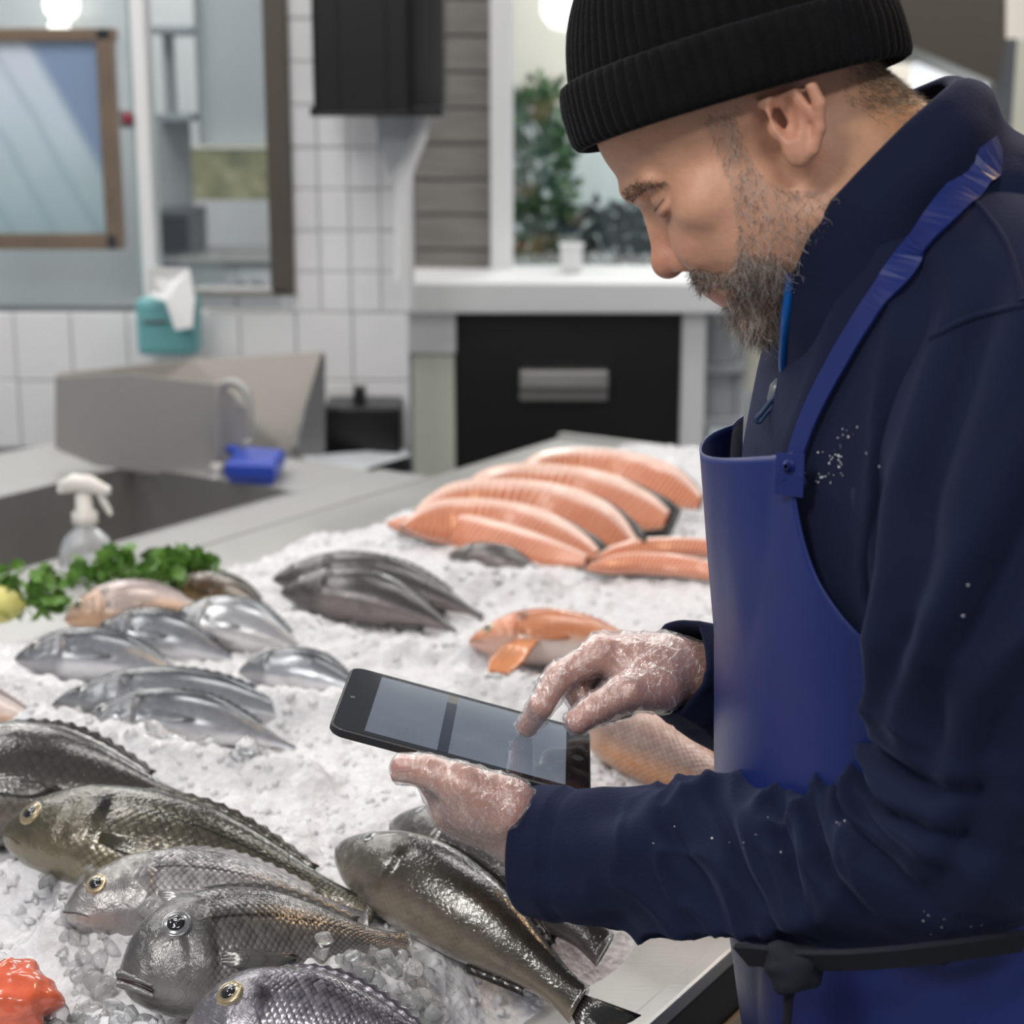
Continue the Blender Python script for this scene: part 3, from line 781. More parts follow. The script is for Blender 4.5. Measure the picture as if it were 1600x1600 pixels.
def fish(name, label, mat, head, tail, Hpx, rho=42, bend=25, kind='bream', zh=0.945, zt=0.925, finmat=None, ring='eye_ring', group=None, pect=True, mouth=0.0, tailfin=True, dorsal=True, eye=True, thick=1.0, flip=False, tail_len=0.16, tail_w=1.0, eyepos=None):
    P = PROF[kind]
    a, b = PZ(*head, zh), PZ(*tail, zt)
    mid = (a + b) / 2
    zc = (mid - CAM) @ FW
    alpha = TH + math.atan(((head[1] + tail[1]) / 2 - 800) / FPX)
    H = Hpx * zc / FPX / math.sin(alpha + math.radians(rho))
    bm_ = bend * zc / FPX
    Ld = b - a; L = np.linalg.norm(Ld); ex = Ld / L
    hint = np.array([0, math.cos(math.radians(rho)), math.sin(math.radians(rho))])
    ed = nrm(hint - ex * (hint @ ex))
    en = nrm(np.cross(ed, ex))
    if en @ (CAM - mid) < 0: en = -en
    if flip: ed = -ed
    ks = np.array(P['k'])
    ns, nf = 72, 36
    s = (0.5 - 0.5*np.cos(np.linspace(0, 1, ns)*np.pi*0.5*1.0 + 0)) if False else np.linspace(0, 1, ns)**1.25
    bsign = -1 if flip else 1
    def center(s): return a + np.outer(s, Ld) + np.outer(bsign*bm_*4*s*(1-s)*0.9, ed)
    def surf(s, ph):
        s = np.atleast_1d(np.asarray(s, float)); ph = np.atleast_1d(np.asarray(ph, float))
        top, bot, w = crv(ks, s)
        d, c = np.sin(ph), np.cos(ph)
        hd = np.where(d >= 0, top, bot) * H
        # body section: rounded lens, thickest at mid height
        dd = np.sign(d)*np.abs(d)**0.85
        cc = np.sign(c)*np.abs(c)**0.92
        sop = P['op'] + 0.05*np.sqrt(np.clip(1 - (d - 0.05)**2*1.3, 0, 1)) - 0.05
        opm = np.clip((s - 0.07)/0.1, 0, 1) * (1 - sstep(sop - 0.002, sop + 0.010, s)) * np.clip(1.15 - np.abs(d), 0, 1)
        ed_ = w * H * thick * cc * (1 + 0.11*opm)
        # cheek groove ahead of gill cover, brow bump
        ed_ = ed_ * (1 - 0.05*np.exp(-((s - sop*0.72)/0.012)**2) * np.clip(1 - np.abs(d)*1.3, 0, 1))
        return center(s) + (hd*dd)[:, None]*ed + ed_[:, None]*en
    ph = np.linspace(0, 2*np.pi, nf, endpoint=False)
    S, PH = np.meshgrid(s, ph, indexing='ij')
    V = surf(S.ravel(), PH.ravel())
    F = [tuple(q) for q in grid_faces(ns, nf, cv=True)] + [tuple(range(ns*nf-nf, ns*nf))]
    me = mesh('body', V, F)
    set_uv(me, np.stack([S.ravel(), 0.5 + 0.5*np.sin(PH.ravel())], 1))
    base = mid.copy(); base[2] = iceZ(mid)
    root = empty(name, base)
    tag(root, label, 'fish', group)
    parts = [link('body', me, mat)]
    fm = finmat or mat
    def blade(pname, rows, nrm_dir, t=0.0012, m=None, vr=(0.78, 0.95)):
        # rows: list of polylines (root -> tip), made into a thin closed blade with raised rays
        R = np.array(rows); nu_, nv_ = R.shape[:2]
        ray_ = np.cos(np.arange(nu_)*np.pi)[:, None]*0.0006
        off = (t + ray_)[:, :, None]*nrm_dir
        top = R + off; bot = R - off
        V = np.concatenate([top.reshape(-1, 3), bot.reshape(-1, 3)])
        g = grid_faces(nu_, nv_)
        k = nu_*nv_
        F = [tuple(q) for q in g] + [tuple(q[::-1] + k) for q in g]
        idx = np.arange(k).reshape(nu_, nv_)
        bd = list(idx[0]) + list(idx[1:, -1]) + list(idx[-1, -2::-1]) + list(idx[-2:0:-1, 0])
        F += [(bd[i], bd[(i+1) % len(bd)], bd[(i+1) % len(bd)] + k, bd[i] + k) for i in range(len(bd))]
        me = mesh(pname, V, F)
        uvv = np.zeros((2*k, 2)); uvv[:, 0] = 0.85; uvv[:, 1] = np.tile(np.linspace(vr[0], vr[1], nv_), 2*nu_)
        set_uv(me, uvv)
        o = link(pname, me, m or fm); parts.append(o); return o
    if dorsal:
        fs = np.linspace(0.30, 0.82, 25)
        hgt = 0.055*H*np.sin(np.pi*np.clip((fs-0.28)/0.58, 0, 1))**0.5*(1 + 0.15*np.cos(np.arange(25)*np.pi)) + 0.008*H
        rt_ = surf(fs, np.full(25, np.pi/2))
        blade('dorsal_fin', [[p - ed*0.03*H, p + ed*h*0.6 + ex*h*0.4, p + ed*h + ex*h*1.1] for p, h in zip(rt_, hgt)], en, 0.0012)
        fs = np.linspace(0.62, 0.82, 11)
        rt_ = surf(fs, np.full(11, -np.pi/2))
        blade('anal_fin', [[p + ed*0.03*H, p - ed*0.03*H, p - ed*0.07*H + ex*0.05*H] for p in rt_], en, 0.0012)
    if tailfin:
        c = center(np.array([0.985]))[0]
        dirn = nrm(center(np.array([1.0]))[0] - center(np.array([0.93]))[0])
        rows = []
        for q in np.linspace(-1, 1, 17):
            ang = q*0.62*tail_w
            ln = tail_len*L*(0.62 + 0.38*abs(q)**1.3)
            dr = dirn*math.cos(ang) + ed*math.sin(ang)
            r0 = c + ed*q*0.10*H
            rows.append([r0, r0 + dr*ln*0.35, r0 + dr*ln*0.7 - en*0.004, r0 + dr*ln - en*0.010])
        blade('tail_fin', rows, en, 0.0011)
    if pect:
        s0, p0 = P['op'] + 0.025, -0.18
        rows = []
        for q in np.linspace(-1, 1, 9):
            r0 = surf(s0, p0 + q*0.10)[0] + en*0.001
            pl = []
            for t in np.linspace(0, 1, 5):
                sp = s0 + t*0.26*(1 - 0.35*q*q); pp = p0 + q*0.08*(1 + 1.2*math.sin(t*math.pi*0.75)) - 0.16*t
                pl.append(surf(sp, pp)[0] + en*0.012*H*(0.3 + math.sin(t*2.2)))
            rows.append(pl)
        blade('pectoral_fin', rows, en, 0.0007, vr=(0.5, 0.62))
    if eye:
        es, ev = eyepos or P['eye']
        er = P['er']*H
        ph_e = math.asin(min(0.95, ev)); er *= 1.05
        c = surf(es, ph_e)[0]
        d1 = nrm(surf(es + 0.02, ph_e)[0] - surf(es - 0.02, ph_e)[0]); d2 = surf(es, ph_e + 0.08)[0] - surf(es, ph_e - 0.08)[0]
        nn = nrm(np.cross(d1, d2)); nn = nn if nn @ en > 0 else -nn
        d2 = np.cross(nn, d1)
        def dome(pname, prof, m):
            A = np.linspace(0, 2*np.pi, 24, endpoint=False)
            V = np.concatenate([c + (np.cos(A)[:, None]*d1 + np.sin(A)[:, None]*d2)*r_*er + nn*h_*er for r_, h_ in prof])
            Fq = [tuple(q) for q in grid_faces(len(prof), 24, cv=True)] + [tuple(range((len(prof)-1)*24, len(prof)*24))]
            me = mesh(pname, V, Fq); set_uv(me, np.full((len(V), 2), 0.2))
            return link(pname, me, m)
        e1 = dome('eye', [(1.22, -0.35), (1.14, 0.05), (1.02, 0.14), (0.93, 0.10), (0.86, 0.13), (0.6, 0.20), (0.3, 0.24), (0.02, 0.25)], M[ring])
        e2 = dome('pupil', [(0.70, 0.12), (0.66, 0.22), (0.40, 0.32), (0.02, 0.36)], M['pupil'])
        e2.parent = e1
        parts.append(e1)
    # mouth slit with lips
    sm = np.linspace(0.002, 0.085, 8)
    if mouth > 0:
        lo = [surf(q, -0.55 - 0.5*q/0.085*0.3)[0] for q in sm]
        cl = np.array([surf(q, -0.38 - 0.35*q/0.085)[0] + en*0.0006 for q in sm])
        v_, f_ = tube(cl, np.linspace(0.016, 0.006, 8)*H*mouth*2, 8, en); o = mobj('mouth', v_, f_, M['mouth_in']); parts.append(o)
        for dz, pn in ((0.9, 'upper_lip'), (-1.0, 'lower_lip')):
            v_, f_ = tube(cl + ed*dz*0.020*H*mouth*2 + en*0.001 - ex*0.006*H, np.linspace(0.017, 0.008, 8)*H*mouth*2, 8, en)
            me = mesh(pn, v_, f_); set_uv(me, np.full((len(v_), 2), (0.1, 0.35) if dz < 0 else (0.1, 0.6)))
            parts.append(link(pn, me, mat))
    else:
        cl = np.array([surf(q, -0.30 - 0.35*q/0.085)[0] for q in sm])
        v_, f_ = tube(cl, np.linspace(0.009, 0.005, 8)*H, 6, en); parts.append(mobj('mouth', v_, f_, M['mouth_in']))
    adopt(root, *parts)
    return root

m_dark = fishmat('dark_bream_skin', (0.018, 0.0156, 0.0132), (0.0488, 0.0429, 0.0358), (0.16, 0.136, 0.112), (0.028, 0.0252, 0.021), 0.15, 0.25, 50, 18, 0.35, 0.5, coat=1.0)
m_olive = fishmat('olive_bream_skin', (0.0156, 0.0132, 0.0072), (0.0863, 0.075, 0.0465), (0.272, 0.2295, 0.1445), (0.075, 0.0638, 0.0338), 0.35, 0.24, 64, 22, 0.6, 0.35, line=0.7, spot=0.9, coat=0.9)
m_silver = fishmat('silver_bream_skin', (0.075, 0.0698, 0.0713), (0.44, 0.42, 0.42), (0.58, 0.55, 0.54), (0.204, 0.1955, 0.1785), 0.45, 0.26, 70, 24, 0.75, 0.25, line=0.7, spot=0.4)
m_grey = fishmat('grey_bream_skin', (0.042, 0.0406, 0.0385), (0.168, 0.16, 0.152), (0.399, 0.38, 0.361), (0.136, 0.132, 0.132), 0.4, 0.24, 70, 24, 0.7, 0.35, line=0.7, spot=0.5)
m_mauve = fishmat('mauve_bream_skin', (0.0638, 0.0562, 0.069), (0.221, 0.204, 0.238), (0.48, 0.45, 0.48), (0.187, 0.1785, 0.1955), 0.45, 0.24, 66, 22, 0.9, 0.2, spot=0.9)
m_brown = fishmat('brown_grouper_skin', (0.021, 0.018, 0.0144), (0.0638, 0.0495, 0.0338), (0.255, 0.2125, 0.1615), (0.12, 0.112, 0.092), 0.1, 0.25, 60, 24, 0.12, 0.5, coat=1.0)
m_brown2 = fishmat('mauve_brown_skin', (0.035, 0.0294, 0.028), (0.068, 0.056, 0.0544), (0.198, 0.171, 0.162), (0.1105, 0.102, 0.0935), 0.12, 0.3, 60, 24, 0.2, 0.4, coat=0.9)
m_blue = fishmat('blue_silver_skin', (0.014, 0.018, 0.028), (0.42, 0.44, 0.48), (0.74, 0.74, 0.76), (0.05, 0.05, 0.055), 0.45, 0.22, 90, 26, 0.12, 0.28, spot=0.8, vs=0.10)
m_blue2 = fishmat('pale_silver_skin', (0.14, 0.15, 0.165), (0.50, 0.51, 0.53), (0.74, 0.73, 0.73), (0.38, 0.38, 0.38), 0.4, 0.25, 90, 26, 0.1, 0.2, spot=0.7)
m_slate = fishmat('slate_skin', (0.026, 0.0234, 0.024), (0.0665, 0.0595, 0.0595), (0.2125, 0.187, 0.1785), (0.056, 0.0525, 0.049), 0.2, 0.3, 80, 24, 0.1, 0.5)
m_pink = fishmat('pink_silver_skin', (0.30, 0.24, 0.23), (0.52, 0.42, 0.38), (0.62, 0.40, 0.26), (0.52, 0.30, 0.17), 0.25, 0.3, 80, 24, 0.2, 0.2, spot=0.6)
m_red = fishmat('red_gurnard_skin', (0.52, 0.17, 0.07), (0.62, 0.24, 0.11), (0.78, 0.70, 0.66), (0.60, 0.20, 0.08), 0.05, 0.3, 70, 24, 0.25, 0.3, spot=0.7)
m_rose = fishmat('rose_grey_skin', (0.36, 0.17, 0.10), (0.36, 0.26, 0.23), (0.62, 0.27, 0.09), (0.40, 0.26, 0.20), 0.2, 0.3, 60, 26, 0.55, 0.3)
m_amber = fishmat('amber_brown_skin', (0.035, 0.024, 0.014), (0.085, 0.050, 0.022), (0.22, 0.14, 0.05), (0.05, 0.03, 0.02), 0.2, 0.25, 50, 20, 0.2, 0.8)

fish('sea_bream', 'big dark wet bream at the left edge, its head outside the picture', m_dark, (-175, 1262), (318, 1268), 190, 44, 48, zh=0.955, zt=0.94, ring='eye_ring_s', tailfin=False)
fish('sea_bream', 'olive-brown bream with a big gold-ringed eye at the left edge', m_olive, (4, 1300), (585, 1425), 168, 42, 30, zh=0.965, zt=0.93, tailfin=False, eyepos=(0.085, 0.22))
fish('sea_bream', 'silver scaled bream lying between the olive bream and the grey open-mouthed one', m_silver, (98, 1425), (575, 1440), 140, 42, 38, zh=0.955, zt=0.925, tailfin=False, eyepos=(0.10, 0.30))
fish('sea_bream', 'grey bream with open pale-lipped mouth and large head', m_grey, (186, 1528), (640, 1476), 196, 46, 22, zh=0.955, zt=0.93, ring='eye_ring_s', mouth=1.0, tailfin=False, eyepos=(0.17, 0.42))
fish('sea_bream', 'mauve-grey scaled bream cut off by the bottom edge', m_mauve, (285, 1612), (735, 1668), 190, 44, 26, zh=0.95, zt=0.93, tailfin=False)
fish('brown_grouper', 'large glossy brown fish with its fanned tail by the steel rim', m_brown, (527, 1322), (905, 1572), 150, 50, 26, 'grouper', zh=0.965, zt=0.895, ring='eye_ring_s', pect=False, tail_w=0.62, tail_len=0.2)
fish('brown_grouper', 'dull brown fish partly hidden beneath the hand with the tablet', m_brown2, (612, 1285), (945, 1485), 135, 46, 26, 'grouper', zh=0.95, zt=0.905, ring='eye_ring_s', pect=False, tail_w=0.5, tailfin=False)
fish('mackerel', 'upper of two overlapping blue-silver fish left of the tablet', m_blue, (80, 1102), (512, 1142), 92, 44, 36, 'mackerel', zh=0.945, zt=0.905, ring='eye_ring_s', tailfin=False)
fish('mackerel', 'lower of two overlapping blue-silver fish left of the tablet', m_blue, (120, 1132), (462, 1172), 88, 44, 34, 'mackerel', zh=0.945, zt=0.905, ring='eye_ring_s', tailfin=False)
fish('mackerel', 'blue-silver fish with a dark blunt head near the left edge', m_blue, (22, 1030), (300, 1062), 80, 46, 26, 'mackerel', zh=0.945, zt=0.905, ring='eye_ring_s', tailfin=False)
fish('mackerel', 'blue-silver fish in the middle of the row behind, under the pink one', m_blue, (138, 995), (372, 1036), 78, 46, 26, 'mackerel', zh=0.94, zt=0.905, ring='eye_ring_s', tailfin=False)
fish('mackerel', 'pale silver fish lying next to the dark amber fish', m_blue2, (262, 975), (482, 1026), 84, 46, 26, 'mackerel', zh=0.94, zt=0.905, ring='eye_ring_s', tailfin=False)
fish('mackerel', 'half-buried blue-grey fish behind the tablet corner', m_blue, (372, 1050), (575, 1088), 66, 44, 24, 'mackerel', zh=0.925, zt=0.915, ring='eye_ring_s', pect=False, tailfin=False)
fish('pink_bream', 'pink-orange fish lying in front of the parsley', m_pink, (100, 968), (330, 955), 78, 46, 18, 'mackerel', zh=0.935, zt=0.93, tailfin=False)
fish('amber_fish', 'dark amber-brown fish beside the parsley', m_amber, (262, 916), (430, 962), 56, 46, 14, 'mackerel', zh=0.935, zt=0.925, tailfin=False)
fish('sea_bass', 'upper of two slate-grey fish in the middle of the ice', m_slate, (425, 905), (755, 965), 76, 46, 34, 'mackerel', zh=0.945, zt=0.905, ring='eye_ring_s', pect=False, tailfin=False)
fish('sea_bass', 'lower of two slate-grey fish in the middle of the ice', m_slate, (438, 925), (712, 988), 80, 46, 28, 'mackerel', zh=0.945, zt=0.905, ring='eye_ring_s', tailfin=False, pect=False)
gr_ = fish('red_gurnard', 'orange-red fish with a white belly behind the pointing hand', m_red, (732, 1003), (1030, 1030), 82, 44, 24, 'mackerel', zh=0.94, zt=0.925, pect=True, tailfin=False)
fish('rosy_fish', 'rosy grey fish with an orange belly under the pointing hand', m_rose, (905, 1120), (1230, 1290), 120, 46, 20, 'grouper', zh=0.945, zt=0.93, pect=False, tailfin=False)
fish('pale_fish', 'pale pinkish fish tail at the left edge above the dark bream', m_pink, (-190, 1080), (80, 1135), 70, 44, 10, 'mackerel', zh=0.935, zt=0.925, eye=False)
fish('small_fish', 'small mauve fish buried in ice below the salmon fillets', m_brown2, (700, 868), (850, 894), 42, 44, 10, 'mackerel', zh=0.93, zt=0.92, pect=False, tailfin=False)
# orange winged fin of the gurnard
m_fin = simple('orange_fin', (0.60, 0.22, 0.08), 0.3, var=0.4, scale=40, coat=0.6)
q0 = PZ(828, 1000, 0.955)
rows = []
for q in np.linspace(-1, 1, 9):
    tip = PZ(778 + 16*q, 1052 + 3*q, 0.935)
    r0 = q0 + np.array([0.012*q, 0, 0])
    rows.append([r0, r0*0.6 + tip*0.4 + np.array([0.006*q, 0, 0.006]), r0*0.25 + tip*0.75 + np.array([0.008*q, 0, 0.004]), tip])
R = np.array(rows); off = np.array([0, -0.0006, 0.0012]) * (1 + np.cos(np.arange(9)*np.pi))[:, None, None]
V = np.concatenate([(R + off + np.array([0, 0, 0.001])).reshape(-1, 3), (R - np.array([0, 0, 0.001])).reshape(-1, 3)])
g = grid_faces(9, 4)
o = mobj('wing_fin', V, [tuple(x) for x in g] + [tuple(x[::-1] + 36) for x in g], m_fin)
adopt(gr_, o)

# ------------------------------------------------------------------ salmon fillets
n = NT('salmon_flesh')
uv = n.uv(); s = n.sepuv(uv)
w = n.n('ShaderNodeTexWave', {'Vector': n.map(uv, (9, 1.4, 1), rot=(0, 0, 0.35)), 'Scale': 1.3, 'Distortion': 3.0, 'Detail': 2.0}).outputs['Fac']
base = n.mix(n.noise(20, 3, n.obj()), (0.58, 0.145, 0.055), (0.70, 0.235, 0.11))
base = n.mix(n.math('MULTIPLY', n.n('ShaderNodeMapRange', {0: w, 1: 0.70, 2: 0.95}).outputs[0], 0.6), base, (0.90, 0.66, 0.52))
edge = n.math('MAXIMUM', n.n('ShaderNodeMapRange', {0: s[1], 1: 0.74, 2: 0.86}).outputs[0], n.math('MULTIPLY', n.n('ShaderNodeMapRange', {0: s[1], 1: 0.10, 2: 0.02}).outputs[0], 0.6))
base = n.mix(n.math('MULTIPLY', edge, 0.6), base, (0.86, 0.70, 0.62))
n.P(color=base, rough=0.35, coat=0.4, coatr=0.15, sss=0.15, sssr=(1, 0.3, 0.1), ssss=0.006, normal=n.bump(w, 0.0006))
M['salmon'] = n.m
M['salmon_skin'] = simple('salmon_skin', (0.05, 0.055, 0.055), 0.25, 0.3, var=0.5, scale=60)
def fillet(label, px, wpx, z0, z1, rho, tailskin=True, name='salmon_fillet'):
    # px: centre-line pixels from thick end to tail end
    P_ = np.array([PZ(x, y, z0 + (z1 - z0)*k/(len(px)-1)) for k, (x, y) in enumerate(px)])
    c = catmull(P_, 40)
    zc = (c.mean(0) - CAM) @ FW
    alpha = TH + math.atan((np.mean([p[1] for p in px]) - 800)/FPX)
    W = wpx*zc/FPX/math.sin(alpha + math.radians(rho))
    T = np.gradient(c, axis=0); T /= np.linalg.norm(T, axis=1)[:, None]
    hint = np.array([0, math.cos(math.radians(rho)), math.sin(math.radians(rho))])
    D = hint - T*(T @ hint)[:, None]; D /= np.linalg.norm(D, axis=1)[:, None]
    Nn = np.cross(D, T); Nn *= np.sign((Nn @ np.array([0, -0.5, 1])))[:, None]
    t = np.linspace(0, 1, 40)
    wid = W/2*crv([(0, .08), (.06, .42), (.2, .85), (.42, 1.0), (.7, .88), (.9, .58), (1, .30)], t)
    thk = 0.012*crv([(0, .3), (.05, .7), (.2, 1), (.6, .8), (1, .25)], t)
    def shell(nv, lo, hi, pw):
        pts, uvs = [], []
        for k, q in enumerate(np.linspace(-1, 1, nv)):
            pts.append(c + D*(wid*q)[:, None] + Nn*(thk*(1 - abs(q)**5)*pw + lo)[:, None]); uvs.append(np.stack([t, np.full(40, 0.5 + 0.5*q)], 1))
        return np.array(pts), np.array(uvs)
    a, ua = shell(13, 0.0, 0, 1.0)
    b, ub = shell(13, -0.004, 0, -0.05)
    V = np.concatenate([a.reshape(-1, 3), b.reshape(-1, 3)])
    g = grid_faces(13, 40); k = 13*40
    idx = np.arange(k).reshape(13, 40)
    bd = list(idx[0]) + list(idx[1:, -1]) + list(idx[-1, -2::-1]) + list(idx[-2:0:-1, 0])
    F = [tuple(q) for q in g] + [tuple(q[::-1] + k) for q in g] + [(bd[i], bd[(i+1) % len(bd)], bd[(i+1) % len(bd)] + k, bd[i] + k) for i in range(len(bd))]
    me = mesh('flesh', V, F); set_uv(me, np.concatenate([ua.reshape(-1, 2), ub.reshape(-1, 2)]))
    fl = link('flesh', me, M['salmon'], None, False)
    # dark skin under the fillet, showing at the tail end and lower edge
    sk = []
    ext = crv([(0, 0.98), (0.6, 1.0), (0.85, 1.12 if tailskin else 1.0), (1, 1.5 if tailskin else 1.0)], t)
    for q in np.linspace(-1, 1, 9):
        sk.append(c + D*(wid*q*ext)[:, None] - Nn*0.005 + T*(sstep(0.8, 1, t)*0.016*(1 if tailskin else 0))[:, None])
    sk = np.array(sk)
    V = np.concatenate([sk.reshape(-1, 3), (sk - Nn[None]*0.004).reshape(-1, 3)]); g = grid_faces(9, 40); k = 360
    idx = np.arange(k).reshape(9, 40)
    bd = list(idx[0]) + list(idx[1:, -1]) + list(idx[-1, -2::-1]) + list(idx[-2:0:-1, 0])
    F = [tuple(q) for q in g] + [tuple(q[::-1] + k) for q in g] + [(bd[i], bd[(i+1) % len(bd)], bd[(i+1) % len(bd)] + k, bd[i] + k) for i in range(len(bd))]
    so = mobj('skin', V, F, M['salmon_skin'])
    base = c.mean(0); base[2] = min(c[:, 2].min() - 0.01, 1.0)
    r = empty(name, base); adopt(r, fl, so)
    return tag(r, label, 'fillet', None)
fillet('salmon fillet farthest back on the heap, tail by the apron', [(800, 748), (880, 735), (960, 738), (1040, 758), (1092, 784)], 72, 0.985, 0.96, 55, False)
fillet('salmon fillet second from the back, dark skin at its tip', [(715, 782), (810, 768), (905, 774), (990, 795), (1040, 812)], 92, 0.98, 0.955, 55)
fillet('salmon fillet third from the back, skin flap upright at its tip', [(650, 800), (755, 792), (860, 802), (940, 828), (988, 856)], 96, 0.975, 0.945, 55)
fillet('salmon fillet fourth from the back, edged with white fat', [(630, 822), (715, 815), (800, 824), (870, 846), (930, 870)], 80, 0.965, 0.935, 52)
fillet('salmon fillet nearest the slate fish, front of the heap', [(605, 818), (690, 825), (770, 842), (850, 862), (915, 876)], 56, 0.95, 0.935, 50, False)
fillet('salmon fillet beside the apron, upper of the two there', [(930, 872), (1010, 858), (1090, 855), (1160, 862)], 34, 0.945, 0.94, 48, False)
fillet('salmon fillet beside the apron, lower of the two there', [(915, 888), (1000, 880), (1090, 888), (1160, 905)], 34, 0.935, 0.93, 46, False)
fillet('orange salmon slab between the pointing hand and the apron', [(985, 1128), (1050, 1135), (1110, 1160), (1180, 1215)], 62, 0.955, 0.945, 44, False)

# red flesh piece at the lower left corner
c = PZ(18, 1570, 0.93)
bv, bf = ico(4)
nz_ = vnoise(bv[:, 0]*2.2 + 5, bv[:, 1]*2.2 + bv[:, 2]*1.7, 3)*0.17 + vnoise(bv[:, 0]*5, bv[:, 2]*5 + bv[:, 1]*4, 4)*0.12
V = bv*(1 + nz_)[:, None]*np.array([0.036, 0.034, 0.032]) + c + np.array([0, 0, 0.004])
mm = simple('red_flesh', (0.72, 0.13, 0.06), 0.25, var=0.45, scale=60, coat=0.8)
o = mobj('fish_roe_piece', V, bf, mm)
tag(o, 'glossy orange-red piece of flesh in the lower left corner', 'fish piece')

# ------------------------------------------------------------------ parsley and lemon
M['parsley'] = simple('parsley_green', (0.11, 0.24, 0.04), 0.45, var=0.7, scale=30)
M['parsley_stem'] = simple('parsley_stem', (0.22, 0.35, 0.08), 0.45)
def parsley(label, x0, x1, y, h, seed, nsprig):
    r = np.random.default_rng(seed)
    LV, LF, SV, SF = [], [], [], []
    for i in range(nsprig):
        x = r.uniform(x0, x1)
        b = PZ(x, y + r.uniform(-8, 12), 0.93)
        tip = b + np.array([r.normal()*0.018, r.normal()*0.018, h*r.uniform(0.4, 1.0)])
        v_, f_ = tube([b, (b + tip)/2 + r.normal(size=3)*0.004, tip], 0.0011, 5)
        o_ = len(SV); SV += list(v_); SF += [tuple(k + o_ for k in q) for q in f_]
        for j in range(5):
            # three-lobed leaflets
            d = nrm(r.normal(size=3) + np.array([0, -0.2, 0.7])); e = nrm(np.cross(d, r.normal(size=3))); nn = np.cross(d, e)
            sz = r.uniform(0.013, 0.024); p = tip - np.array([0, 0, 0.010*j*r.uniform(0.3, 1)]) + r.normal(size=3)*0.006
            out = [(0, 0), (0.35, 0.5), (0.15, 0.75), (0.6, 0.62), (0.7, 0.95), (0.95, 0.45), (1.3, 0.3), (1.15, 0), (1.3, -0.3), (0.95, -0.45), (0.7, -0.95), (0.6, -0.62), (0.15, -0.75), (0.35, -0.5)]
            o_ = len(LV)
            LV.append(p + d*sz*0.6 - nn*sz*0.12)
            LV += [p + d*sz*a_ + e*sz*b_ + nn*sz*0.18*abs(b_) for a_, b_ in out]
            LF += [(o_, o_ + 1 + k, o_ + 1 + (k + 1) % 14) for k in range(14)]
    a = mobj('leaves', np.array(LV), LF, M['parsley'], smooth=False); b = mobj('stems', np.array(SV), SF, M['parsley_stem'])
    a['kind'] = 'stuff'; b['kind'] = 'stuff'
    thing1('parsley_bunch', label, 'parsley', [a, b])
parsley('larger parsley bunch behind the pink fish', 135, 305, 918, 0.05, 5, 34)
parsley('smaller parsley bunch at the left edge by the lemon', 5, 105, 955, 0.045, 6, 16)
parsley('single parsley sprig beside the dark amber fish', 352, 362, 900, 0.02, 8, 2)
c = PZ(-4, 945, 0.945)
prof = [(0.0, -1.12), (0.14, -1.08), (0.3, -0.95), (0.7, -0.62), (0.95, -0.2), (1, 0.1), (0.85, 0.5), (0.5, 0.85), (0.22, 1.0), (0.12, 1.1), (0, 1.14)]
A = np.linspace(0, 2*np.pi, 20, endpoint=False)
V = np.array([[c[0] + 0.036*h, c[1] + 0.027*r*math.cos(p), c[2] + 0.027*r*math.sin(p)] for r, h in prof for p in A])
tag(mobj('lemon', V, grid_faces(len(prof), 20, cv=True), simple('lemon_skin', (0.72, 0.66, 0.22), 0.4, var=0.1, scale=50, bump=0.0004)), 'pale yellow lemon at the left edge beside the parsley', 'lemon')

